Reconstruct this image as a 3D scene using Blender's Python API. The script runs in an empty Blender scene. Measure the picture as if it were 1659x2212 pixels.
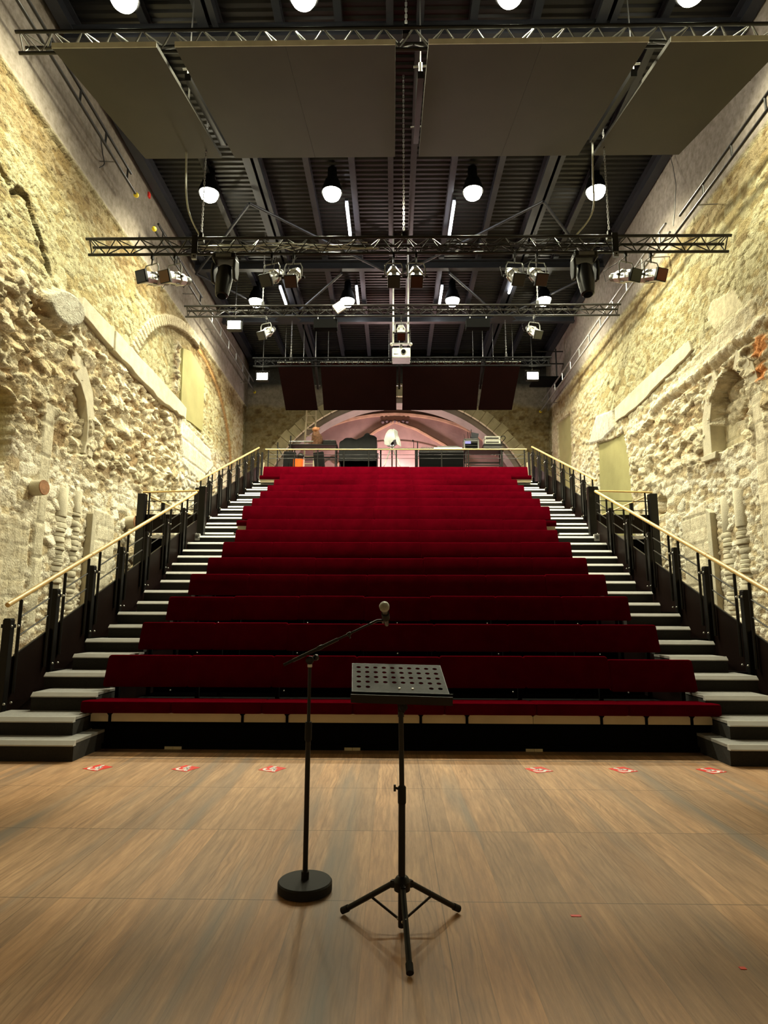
import bpy, bmesh, math, random
import numpy as np
from mathutils import Vector, Matrix, Euler

C = bpy.context.scene.collection
SC = bpy.context.scene
PI = math.pi
R = math.radians

# ------------------------------------------------------------------ camera
def make_camera():
    cd = bpy.data.cameras.new('camera')
    co = bpy.data.objects.new('camera', cd)
    C.objects.link(co)
    cd.sensor_fit = 'VERTICAL'; cd.sensor_height = 36.0; cd.sensor_width = 27.0
    cd.lens = 36.0 * 1340.6 / 2212.0
    cd.clip_start = 0.05; cd.clip_end = 200
    pitch, yaw, roll = 0.1656, 0.0153, -0.0034
    fwd = Vector((-math.sin(yaw) * math.cos(pitch), math.cos(yaw) * math.cos(pitch), math.sin(pitch)))
    right = Vector((math.cos(yaw), math.sin(yaw), 0))
    up = right.cross(fwd)
    r2 = right * math.cos(roll) - up * math.sin(roll)
    u2 = right * math.sin(roll) + up * math.cos(roll)
    m = Matrix((r2, u2, -fwd)).transposed().to_4x4()
    m.translation = Vector((-0.053, 0, 1.298))
    co.matrix_world = m
    SC.camera = co
make_camera()

# ------------------------------------------------------------------ world, exposure
w = bpy.data.worlds.new('hall_air'); SC.world = w; w.use_nodes = True
w.node_tree.nodes['Background'].inputs[0].default_value = (0.9, 0.85, 0.7, 1)
w.node_tree.nodes['Background'].inputs[1].default_value = 0.012
SC.view_settings.view_transform = 'Standard'
SC.view_settings.look = 'None'
SC.view_settings.exposure = 0.0
SC.view_settings.gamma = 1.0
SC.view_settings.use_curve_mapping = False
BAY_POWER = 2500.0        # watts of each high-bay ceiling lamp
FLOOD_POWER = 420.0
TUBE_STRENGTH = 22.0
BAY_COLOUR = (1.0, 0.95, 0.66)

# ------------------------------------------------------------------ materials
MATS = {}
def mat(name, col, rough=0.6, metal=0.0, var=0.12, scale=6.0, bump=0.0, bscale=40.0, spec=0.5, sheen=0.0, emit=None, estr=0.0):
    if name in MATS: return MATS[name]
    m = bpy.data.materials.new(name); m.use_nodes = True
    nt = m.node_tree; b = nt.nodes['Principled BSDF']
    b.inputs['Roughness'].default_value = rough
    b.inputs['Metallic'].default_value = metal
    b.inputs['Specular IOR Level'].default_value = spec
    tc = nt.nodes.new('ShaderNodeTexCoord')
    if var > 0:
        n = nt.nodes.new('ShaderNodeTexNoise'); n.inputs['Scale'].default_value = scale
        n.inputs['Detail'].default_value = 5
        nt.links.new(tc.outputs['Object'], n.inputs['Vector'])
        r = nt.nodes.new('ShaderNodeValToRGB')
        r.color_ramp.elements[0].position = 0.3; r.color_ramp.elements[1].position = 0.7
        lo = [max(0, c * (1 - var)) for c in col]; hi = [min(1, c * (1 + var)) for c in col]
        r.color_ramp.elements[0].color = (*lo, 1); r.color_ramp.elements[1].color = (*hi, 1)
        nt.links.new(n.outputs['Fac'], r.inputs['Fac'])
        nt.links.new(r.outputs['Color'], b.inputs['Base Color'])
    else:
        b.inputs['Base Color'].default_value = (*col, 1)
    if bump > 0:
        n2 = nt.nodes.new('ShaderNodeTexNoise'); n2.inputs['Scale'].default_value = bscale
        nt.links.new(tc.outputs['Object'], n2.inputs['Vector'])
        bp = nt.nodes.new('ShaderNodeBump'); bp.inputs['Strength'].default_value = bump
        bp.inputs['Distance'].default_value = 0.01
        nt.links.new(n2.outputs['Fac'], bp.inputs['Height'])
        nt.links.new(bp.outputs['Normal'], b.inputs['Normal'])
    if sheen > 0:
        b.inputs['Sheen Weight'].default_value = sheen
        b.inputs['Sheen Roughness'].default_value = 0.4
        b.inputs['Sheen Tint'].default_value = (0.8, 0.02, 0.05, 1)
    if emit:
        b.inputs['Emission Color'].default_value = (*emit, 1)
        b.inputs['Emission Strength'].default_value = estr
    MATS[name] = m
    return m

M_BLACK = mat('black_metal', (0.0055, 0.005, 0.0048), 0.40, 0.0, spec=0.3)
M_BLACKM = mat('matt_black', (0.002, 0.002, 0.002), 0.9, spec=0.05)
M_RUBBER = mat('black_rubber', (0.007, 0.007, 0.0065), 0.7, spec=0.3)
M_TRUSS = mat('black_truss_tube', (0.016, 0.015, 0.014), 0.36, 0.3)
M_TRUSSD = mat('dull_dark_tube', (0.004, 0.004, 0.0045), 0.8, 0.0, spec=0.06)
M_TRUSSB = mat('bare_truss_brace', (0.20, 0.20, 0.19), 0.35, 0.7)
M_STEEL = mat('grey_steel', (0.30, 0.30, 0.30), 0.35, 0.8)
M_CHROME = mat('polished_aluminium', (0.55, 0.55, 0.52), 0.34, 0.55)
M_DARKSTEEL = mat('dark_blue_grey_steel', (0.026, 0.028, 0.036), 0.4, 0.3)
M_DECK = mat('dark_roof_deck', (0.012, 0.012, 0.0135), 0.36, 0.45)
M_RED = mat('crimson_velvet', (0.058, 0.0004, 0.0034), 0.95, 0.0, 0.18, 5.0, 0.3, 220.0, 0.0, 0.16)
M_PLY = mat('birch_plywood', (0.50, 0.42, 0.28), 0.5, 0, 0.10, 4.0)
M_OAK = mat('varnished_oak_rail', (0.72, 0.49, 0.19), 0.35, 0, 0.12, 9.0)
M_TREAD = mat('grey_carpet_tread', (0.24, 0.235, 0.225), 0.9, 0, 0.12, 30.0, 0.3, 300.0)
M_NOSE = mat('pale_stair_nosing', (0.52, 0.52, 0.51), 0.55, 0, 0.06)
M_RISER = mat('dark_carpet_riser', (0.016, 0.0145, 0.012), 0.95, 0, 0.25, 60.0, 0.3, 300.0)
M_BROWNP = mat('dark_brown_panel', (0.009, 0.0042, 0.003), 0.45, 0, 0.25, 3.0, spec=0.12)
M_BOARD = mat('acoustic_board', (0.028, 0.025, 0.0165), 0.7, 0, 0.10, 2.0)
M_BOARDR = mat('dark_maroon_board', (0.008, 0.0018, 0.0016), 0.9, 0, 0.15, 2.0, spec=0.05)
M_BOARDE = mat('board_edge', (0.62, 0.64, 0.58), 0.6)
M_WHITEP = mat('white_plastic', (0.72, 0.72, 0.66), 0.4)
M_CREAM = mat('cream_pad', (0.60, 0.54, 0.38), 0.5)
M_YELLOW = mat('yellow_cap', (0.85, 0.68, 0.03), 0.5)
M_ORANGE = mat('orange_plastic', (0.9, 0.16, 0.02), 0.5)
M_STICK = mat('red_vinyl', (0.75, 0.03, 0.02), 0.4)
M_WSTICK = mat('white_vinyl', (0.8, 0.8, 0.78), 0.4)
M_GREY = mat('grey_painted_metal', (0.22, 0.23, 0.225), 0.42, 0.35)
M_CLOTHB = mat('black_cloth', (0.004, 0.004, 0.0045), 0.8, 0, 0.3, 8.0, spec=0.2)
M_SHEET = mat('white_plastic_sheet', (0.75, 0.78, 0.76), 0.35)
M_BROWNC = mat('brown_fur_cloth', (0.16, 0.075, 0.04), 0.9, 0, 0.5, 20.0)
M_ORANGEC = mat('tan_cloth', (0.45, 0.20, 0.10), 0.9, 0, 0.3, 20.0)
M_CABLE = mat('black_cable', (0.012, 0.012, 0.012), 0.6)
M_CABLEW = mat('pale_cable', (0.45, 0.46, 0.42), 0.5)
M_LAMP = mat('glowing_lamp_glass', (1, 1, 1), 0.3, 0, 0, emit=(1.0, 0.95, 0.74), estr=60.0)
M_TUBE = mat('glowing_tube', (1, 1, 1), 0.3, 0, 0, emit=(0.92, 0.95, 1.0), estr=TUBE_STRENGTH)
M_SCREEN = mat('lit_screen', (0.1, 0.1, 0.2), 0.3, 0, 0, emit=(0.35, 0.33, 0.75), estr=0.8)
M_WOODSTUB = mat('old_timber_end', (0.33, 0.16, 0.075), 0.8, 0, 0.3, 12.0, 0.4, 60.0)
M_MESHBALL = mat('silver_wire_mesh', (0.40, 0.41, 0.36), 0.35, 0.6, 0.25, 300.0, 0.8, 700.0)
GEL = {k: mat(k + '_gel', c, 0.3) for k, c in dict(blue=(0.02, 0.035, 0.09), amber=(0.11, 0.04, 0.008), grey=(0.03, 0.032, 0.03),
       rust=(0.16, 0.035, 0.012), brown=(0.045, 0.016, 0.010), teal=(0.05, 0.06, 0.05)).items()}

def floor_material():
    m = bpy.data.materials.new('oak_stage_boards'); m.use_nodes = True
    nt = m.node_tree; N = nt.nodes; L = nt.links; b = N['Principled BSDF']
    tc = N.new('ShaderNodeTexCoord'); sep = N.new('ShaderNodeSeparateXYZ')
    L.new(tc.outputs['Object'], sep.inputs[0])
    def math_(op, a, bb=None):
        n = N.new('ShaderNodeMath'); n.operation = op
        for i, v in enumerate((a, bb)):
            if v is None: continue
            if isinstance(v, (int, float)): n.inputs[i].default_value = v
            else: L.new(v, n.inputs[i])
        return n.outputs[0]
    def noise(vec, scale, detail=4, rough=0.5):
        n = N.new('ShaderNodeTexNoise'); n.inputs['Scale'].default_value = scale
        n.inputs['Detail'].default_value = detail; n.inputs['Roughness'].default_value = rough
        L.new(vec, n.inputs['Vector']); return n.outputs['Fac']
    def vec(sx, sy, off=None):
        c = N.new('ShaderNodeCombineXYZ')
        L.new(math_('MULTIPLY', sep.outputs[0], sx), c.inputs[0])
        y = math_('MULTIPLY', sep.outputs[1], sy)
        L.new(y, c.inputs[1])
        if off is not None: L.new(off, c.inputs[2])
        return c.outputs[0]
    def ramp(f, stops):
        r = N.new('ShaderNodeValToRGB'); e = r.color_ramp.elements
        while len(e) < len(stops): e.new(0.5)
        for k, (p, c) in zip(e, stops): k.position = p; k.color = (*c, 1)
        L.new(f, r.inputs['Fac']); return r.outputs['Color']
    # panel index: cells 0.947 deep
    row = math_('FLOOR', math_('DIVIDE', math_('SUBTRACT', sep.outputs[1], 0.277), 1.894))
    # board strips across X, broken per panel row
    shift = math_('MULTIPLY', row, 0.0)
    sx_off = math_('ADD', sep.outputs[0], 0.02)
    strip = math_('FLOOR', math_('DIVIDE', sx_off, 0.158))
    cid = N.new('ShaderNodeCombineXYZ'); L.new(strip, cid.inputs[0]); L.new(row, cid.inputs[1])
    wn = N.new('ShaderNodeTexWhiteNoise'); L.new(cid.outputs[0], wn.inputs['Vector'])
    tone = wn.outputs['Value']
    grain = noise(vec(9, .75, math_('MULTIPLY', tone, 9.0)), 3.0, 7, 0.66)
    fine = noise(vec(60, 4.5, math_('MULTIPLY', tone, 5.0)), 1.0, 5, 0.7)
    wv = N.new('ShaderNodeTexWave'); wv.wave_type = 'BANDS'; wv.bands_direction = 'X'
    wv.inputs['Scale'].default_value = 6.0; wv.inputs['Distortion'].default_value = 13.0
    wv.inputs['Detail'].default_value = 2.0; wv.inputs['Detail Scale'].default_value = 0.8
    L.new(vec(1.9, 0.42, math_('MULTIPLY', tone, 30.0)), wv.inputs['Vector'])
    base = ramp(grain, [(0.28, (0.275, 0.157, 0.082)), (0.5, (0.42, 0.252, 0.138)), (0.72, (0.55, 0.348, 0.200))])
    def mix(f, a, bb, typ='MIX'):
        n = N.new('ShaderNodeMix'); n.data_type = 'RGBA'; n.blend_type = typ
        if isinstance(f, (int, float)): n.inputs['Factor'].default_value = f
        else: L.new(f, n.inputs['Factor'])
        for s, v in ((6, a), (7, bb)):
            if isinstance(v, tuple): n.inputs[s].default_value = (*v, 1)
            else: L.new(v, n.inputs[s])
        return n.outputs[2]
    tonec = ramp(tone, [(0.0, (0.80, 0.80, 0.82)), (0.5, (1, 1, 1)), (1.0, (1.15, 1.06, 0.95))])
    base = mix(1.0, base, tonec, 'MULTIPLY')
    wvc = ramp(wv.outputs['Fac'], [(0.0, (0.60, 0.56, 0.52)), (0.32, (1, 1, 1))])
    wm = N.new('ShaderNodeMapRange'); wm.inputs['From Min'].default_value = 0.42; wm.inputs['From Max'].default_value = 0.62; wm.inputs['To Max'].default_value = 0.55
    L.new(noise(vec(1.7, .6, math_('MULTIPLY', tone, 7.0)), 1.0, 2, .5), wm.inputs['Value'])
    base = mix(wm.outputs[0], base, wvc, 'MULTIPLY')
    mot = ramp(noise(vec(1.1, .5), 1.0, 3, .55), [(0.35, (0.80, 0.80, 0.82)), (0.65, (1.12, 1.10, 1.06))])
    base = mix(1.0, base, mot, 'MULTIPLY')
    fp_ = math_('FRACT', math_('DIVIDE', sx_off, 0.158))
    pl_ = math_('GREATER_THAN', math_('ABSOLUTE', math_('SUBTRACT', fp_, 0.5)), 0.489)
    base = mix(math_('MULTIPLY', pl_, 0.32), base, (0.09, 0.05, 0.025))
    fc = ramp(fine, [(0.34, (0.74, 0.71, 0.68)), (0.60, (1.08, 1.08, 1.08))])
    base = mix(0.6, base, fc, 'MULTIPLY')
    # long grey worn strips
    g = noise(vec(2.6, 0.16), 1.0, 3, 0.55)
    gm = N.new('ShaderNodeMapRange'); gm.inputs['From Min'].default_value = 0.555; gm.inputs['From Max'].default_value = 0.66
    L.new(g, gm.inputs['Value'])
    base = mix(math_('MULTIPLY', gm.outputs[0], 0.78), base, (0.17, 0.15, 0.13))
    o = noise(vec(2.0, 0.2, math_('ADD', 5.0, 0.0)), 1.3, 2, 0.5)
    om = N.new('ShaderNodeMapRange'); om.inputs['From Min'].default_value = 0.6; om.inputs['From Max'].default_value = 0.72
    L.new(o, om.inputs['Value'])
    base = mix(math_('MULTIPLY', om.outputs[0], 0.35), base, (0.36, 0.17, 0.06))
    # seams between panels
    fy = math_('FRACT', math_('DIVIDE', math_('SUBTRACT', sep.outputs[1], 0.277), 0.947))
    sy = math_('LESS_THAN', math_('ABSOLUTE', math_('SUBTRACT', fy, 0.5)), 0.4955)
    sy = math_('SUBTRACT', 1.0, sy)
    fx = math_('FRACT', math_('DIVIDE', math_('ADD', sep.outputs[0], 1.72), 1.89))
    sx = math_('SUBTRACT', 1.0, math_('LESS_THAN', math_('ABSOLUTE', math_('SUBTRACT', fx, 0.5)), 0.4986))
    seam = math_('MAXIMUM', sx, sy)
    # darker cross board in front of the seating
    y = sep.outputs[1]
    db = math_('MULTIPLY', math_('GREATER_THAN', y, 6.19), math_('LESS_THAN', y, 9.0))
    db2 = math_('MULTIPLY', math_('GREATER_THAN', y, 5.93), math_('LESS_THAN', y, 5.985))
    base = mix(math_('MULTIPLY', db, 0.55), base, (0.075, 0.055, 0.036))
    base = mix(math_('MULTIPLY', db2, 0.4), base, (0.09, 0.07, 0.05))
    base = mix(math_('MULTIPLY', seam, 0.55), base, (0.05, 0.028, 0.014))
    L.new(base, b.inputs['Base Color'])
    rr = N.new('ShaderNodeMapRange'); rr.inputs['To Min'].default_value = 0.42; rr.inputs['To Max'].default_value = 0.62
    L.new(grain, rr.inputs['Value']); L.new(rr.outputs[0], b.inputs['Roughness'])
    b.inputs['Specular IOR Level'].default_value = 0.35
    bp = N.new('ShaderNodeBump'); bp.inputs['Strength'].default_value = 0.25; bp.inputs['Distance'].default_value = 0.004
    L.new(math_('SUBTRACT', fine, math_('MULTIPLY', seam, 1.5)), bp.inputs['Height'])
    L.new(bp.outputs['Normal'], b.inputs['Normal'])
    return m

def stone_material(name, bump=0.7, scale=1.0):
    m = bpy.data.materials.new(name); m.use_nodes = True
    nt = m.node_tree; N = nt.nodes; L = nt.links; b = N['Principled BSDF']
    at = N.new('ShaderNodeAttribute'); at.attribute_name = 'stone'
    tc = N.new('ShaderNodeTexCoord')
    n = N.new('ShaderNodeTexNoise'); n.inputs['Scale'].default_value = 9 * scale; n.inputs['Detail'].default_value = 7
    n.inputs['Roughness'].default_value = 0.65
    L.new(tc.outputs['Object'], n.inputs['Vector'])
    r = N.new('ShaderNodeValToRGB')
    r.color_ramp.elements[0].position = 0.3; r.color_ramp.elements[0].color = (0.66, 0.62, 0.56, 1)
    r.color_ramp.elements[1].position = 0.62; r.color_ramp.elements[1].color = (1.1, 1.1, 1.08, 1)
    L.new(n.outputs['Fac'], r.inputs['Fac'])
    mx = N.new('ShaderNodeMix'); mx.data_type = 'RGBA'; mx.blend_type = 'MULTIPLY'; mx.inputs['Factor'].default_value = 1
    L.new(at.outputs['Color'], mx.inputs[6]); L.new(r.outputs['Color'], mx.inputs[7])
    L.new(mx.outputs[2], b.inputs['Base Color'])
    b.inputs['Roughness'].default_value = 0.92; b.inputs['Specular IOR Level'].default_value = 0.15
    n2 = N.new('ShaderNodeTexNoise'); n2.inputs['Scale'].default_value = 34 * scale; n2.inputs['Detail'].default_value = 5
    L.new(tc.outputs['Object'], n2.inputs['Vector'])
    mm = N.new('ShaderNodeMath'); mm.operation = 'MULTIPLY'
    L.new(n2.outputs['Fac'], mm.inputs[0]); L.new(at.outputs['Alpha'], mm.inputs[1])
    bp = N.new('ShaderNodeBump'); bp.inputs['Strength'].default_value = bump; bp.inputs['Distance'].default_value = 0.035
    L.new(mm.outputs[0], bp.inputs['Height']); L.new(bp.outputs['Normal'], b.inputs['Normal'])
    return m
M_STONE = stone_material('pale_rubble_stone')
M_ASHLAR = mat('pale_dressed_stone', (0.55, 0.505, 0.385), 0.9, 0, 0.16, 5.0, 0.5, 45.0, 0.15)
M_PLASTER = mat('yellowish_plaster', (0.31, 0.285, 0.135), 0.92, 0, 0.12, 1.6, 0.2, 30.0, 0.1)
M_PINK = mat('pink_limewash', (0.56, 0.34, 0.33), 0.9, 0, 0.22, 1.2, 0.3, 14.0, 0.1)
M_RIB = mat('ochre_vault_rib', (0.46, 0.27, 0.19), 0.9, 0, 0.2, 3.0, 0.3, 20.0, 0.1)
M_ARCH = mat('olive_voussoir_stone', (0.42, 0.37, 0.24), 0.9, 0, 0.2, 3.0, 0.5, 30.0, 0.1)
M_REVEAL = mat('grey_mauve_reveal', (0.24, 0.20, 0.18), 0.9, 0, 0.15, 2.0)
M_BRICKRED = mat('orange_brick_edge', (0.36, 0.20, 0.08), 0.9, 0, 0.3, 9.0)

# ------------------------------------------------------------------ mesh builder
ORG = {}
class MB:
    def __init__(self): self.v = []; self.f = []
    def add(self, vs, fs):
        o = len(self.v); self.v += [tuple(p) for p in vs]; self.f += [tuple(i + o for i in f) for f in fs]; return self
    def box(self, x0, x1, y0, y1, z0, z1):
        return self.add([(x0, y0, z0), (x1, y0, z0), (x1, y1, z0), (x0, y1, z0), (x0, y0, z1), (x1, y0, z1), (x1, y1, z1), (x0, y1, z1)],
                        [(0, 3, 2, 1), (4, 5, 6, 7), (0, 1, 5, 4), (1, 2, 6, 5), (2, 3, 7, 6), (3, 0, 4, 7)])
    def obox(self, c, ax, ay, az):
        c, ax, ay, az = map(Vector, (c, ax, ay, az))
        vs = [c + ax * i + ay * j + az * k for k in (-1, 1) for (i, j) in ((-1, -1), (1, -1), (1, 1), (-1, 1))]
        return self.add(vs, [(0, 3, 2, 1), (4, 5, 6, 7), (0, 1, 5, 4), (1, 2, 6, 5), (2, 3, 7, 6), (3, 0, 4, 7)])
    def bar(self, p, q, w, h, upv=(0, 0, 1)):
        p, q = Vector(p), Vector(q); d = q - p; n = d.normalized()
        u = Vector(upv)
        if abs(n.dot(u)) > 0.98: u = Vector((0, 1, 0))
        s = n.cross(u).normalized(); t = s.cross(n)
        return self.obox((p + q) / 2, s * w / 2, d / 2, t * h / 2)
    def path(self, pts, r, n=8, cap=True, r2=None):
        P = [Vector(p) for p in pts]; m = len(P)
        t0 = (P[1] - P[0]).normalized()
        a = Vector((0, 0, 1)) if abs(t0.z) < 0.9 else Vector((1, 0, 0))
        s = t0.cross(a).normalized(); vs = []
        for i, p in enumerate(P):
            t = (P[min(i + 1, m - 1)] - P[max(i - 1, 0)]).normalized()
            s = (s - t * s.dot(t)).normalized(); b = t.cross(s)
            rr = r if r2 is None else r + (r2 - r) * i / (m - 1)
            for k in range(n):
                an = 2 * PI * k / n
                vs.append(p + (s * math.cos(an) + b * math.sin(an)) * rr)
        fs = [(i * n + k, i * n + (k + 1) % n, (i + 1) * n + (k + 1) % n, (i + 1) * n + k) for i in range(m - 1) for k in range(n)]
        if cap: fs += [tuple(range(n - 1, -1, -1)), tuple((m - 1) * n + k for k in range(n))]
        return self.add(vs, fs)
    def tube(self, p, q, r, r2=None, n=10): return self.path([p, q], r, n, True, r2)
    def lathe(self, prof, o=(0, 0, 0), axis=(0, 0, 1), n=24, square=None):
        o = Vector(o); az = Vector(axis).normalized()
        a = Vector((0, 0, 1)) if abs(az.z) < 0.9 else Vector((0, 1, 0))
        ax = a.cross(az).normalized(); ay = az.cross(ax); vs = []; fs = []
        for (r, z) in prof:
            for k in range(n):
                an = 2 * PI * (k + 0.5) / n
                rr = r
                if square: rr = r / max(abs(math.cos(an)), abs(math.sin(an))) ** square
                vs.append(o + ax * math.cos(an) * rr + ay * math.sin(an) * rr + az * z)
        m = len(prof)
        fs = [(i * n + k, i * n + (k + 1) % n, (i + 1) * n + (k + 1) % n, (i + 1) * n + k) for i in range(m - 1) for k in range(n)]
        fs += [tuple(range(n - 1, -1, -1)), tuple((m - 1) * n + k for k in range(n))]
        return self.add(vs, fs)
    def sphere(self, c, r, n=16, m=10, sc=(1, 1, 1)):
        prof = [(max(1e-4, r * math.sin(PI * i / m)), -r * math.cos(PI * i / m)) for i in range(m + 1)]
        o = len(self.v); self.lathe(prof, (0, 0, 0), (0, 0, 1), n)
        for i in range(o, len(self.v)):
            x, y, z = self.v[i]; self.v[i] = (c[0] + x * sc[0], c[1] + y * sc[1], c[2] + z * sc[2])
        return self
    def prism(self, poly, fn, d0, d1):
        """poly: 2-D outline, fn(a, b, d) -> world point"""
        n = len(poly)
        vs = [fn(a, b, d0) for a, b in poly] + [fn(a, b, d1) for a, b in poly]
        fs = [tuple(range(n - 1, -1, -1)), tuple(range(n, 2 * n))] + [(i, (i + 1) % n, n + (i + 1) % n, n + i) for i in range(n)]
        return self.add(vs, fs)
    def build(self, name, material, parent=None, smooth=False, bevel=0.0, seg=2, origin=None):
        org = Vector(ORG.get(parent.name, (0, 0, 0))) if parent else (Vector(origin) if origin else Vector((0, 0, 0)))
        me = bpy.data.meshes.new(name)
        me.from_pydata([tuple(Vector(p) - org) for p in self.v], [], self.f)
        bm = bmesh.new(); bm.from_mesh(me); bmesh.ops.recalc_face_normals(bm, faces=bm.faces); bm.to_mesh(me); bm.free()
        me.materials.append(material)
        if smooth:
            me.polygons.foreach_set('use_smooth', [True] * len(me.polygons))
            try: me.set_sharp_from_angle(angle=R(38))
            except Exception: pass
        o = bpy.data.objects.new(name, me); C.objects.link(o)
        if parent: o.parent = parent; ORG[o.name] = tuple(org)
        else: o.location = org; ORG[o.name] = tuple(org)
        if bevel > 0:
            b = o.modifiers.new('bevel', 'BEVEL'); b.width = bevel; b.segments = seg; b.limit_method = 'ANGLE'
        return o

def thing(name, label, cat, loc=(0, 0, 0), group=None):
    o = bpy.data.objects.new(name, None); C.objects.link(o)
    o.location = loc; o.empty_display_size = 0.1
    ORG[o.name] = tuple(loc); return tag(o, label, cat, group)
def tag(o, label, cat, group=None):
    o['label'] = label; o['category'] = cat
    if group: o['group'] = group
    return o
def structure(o): o['kind'] = 'structure'; return o
def copy_tree(o, parent=None):
    c = o.copy(); C.objects.link(c)
    if parent is not None: c.parent = parent
    for ch in list(o.children): copy_tree(ch, c)
    return c

# ------------------------------------------------------------------ noise helpers for the stone walls
def _hash(ix, iy, seed):
    h = (ix.astype(np.int64) * 374761393 + iy.astype(np.int64) * 668265263 + seed * 144665) & 0x7fffffff
    h = ((h ^ (h >> 13)) * 1274126177) & 0x7fffffff
    h = h ^ (h >> 16)
    return (h & 0xffff) / 65535.0
def vnoise(a, b, seed):
    ia, ib = np.floor(a), np.floor(b); fa, fb = a - ia, b - ib
    fa = fa * fa * (3 - 2 * fa); fb = fb * fb * (3 - 2 * fb)
    h = lambda i, j: _hash(ia + i, ib + j, seed)
    return (h(0, 0) * (1 - fa) + h(1, 0) * fa) * (1 - fb) + (h(0, 1) * (1 - fa) + h(1, 1) * fa) * fb
def fbm(a, b, seed, octv=4):
    s = np.zeros_like(a); am = 0.5
    for i in range(octv): s += am * vnoise(a, b, seed + i * 17); a = a * 2.03 + 3.1; b = b * 2.03 + 1.7; am *= 0.5
    return s
def voronoi(a, b, seed, jit=0.85):
    ia, ib = np.floor(a), np.floor(b)
    f1 = np.full(a.shape, 9.0); f2 = np.full(a.shape, 9.0); cid = np.zeros(a.shape); tl = np.zeros(a.shape)
    for i in (-1, 0, 1):
        for j in (-1, 0, 1):
            ca, cb = ia + i, ib + j
            pa = ca + 0.5 + (_hash(ca, cb, seed) - 0.5) * jit; pb = cb + 0.5 + (_hash(ca, cb, seed + 7) - 0.5) * jit
            d = np.sqrt((a - pa) ** 2 + (b - pb) ** 2); r = _hash(ca, cb, seed + 13)
            near = d < f1
            f2 = np.where(near, f1, np.minimum(f2, d)); cid = np.where(near, r, cid); f1 = np.where(near, d, f1)
            tl = np.where(near, (a - pa) * (_hash(ca, cb, seed + 19) - .5) + (b - pb) * (_hash(ca, cb, seed + 23) - .62) * 1.3, tl)
    voronoi.tilt = tl
    return f1, f2 - f1, cid
def sstep(x, a, b):
    t = np.clip((x - a) / (b - a), 0, 1); return t * t * (3 - 2 * t)
def inpoly(Y, Z, poly):
    ins = np.zeros(Y.shape, bool); n = len(poly)
    for i in range(n):
        y0, z0 = poly[i]; y1, z1 = poly[(i + 1) % n]
        if z0 == z1: continue
        c = ((z0 > Z) != (z1 > Z)) & (Y < (y1 - y0) * (Z - z0) / (z1 - z0) + y0)
        ins ^= c
    return ins
def segdist(Y, Z, pts):
    d = np.full(Y.shape, 99.0)
    for (y0, z0), (y1, z1) in zip(pts, pts[1:]):
        dy, dz = y1 - y0, z1 - z0
        t = np.clip(((Y - y0) * dy + (Z - z0) * dz) / (dy * dy + dz * dz), 0, 1)
        d = np.minimum(d, np.hypot(Y - y0 - t * dy, Z - z0 - t * dz))
    return d

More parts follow.
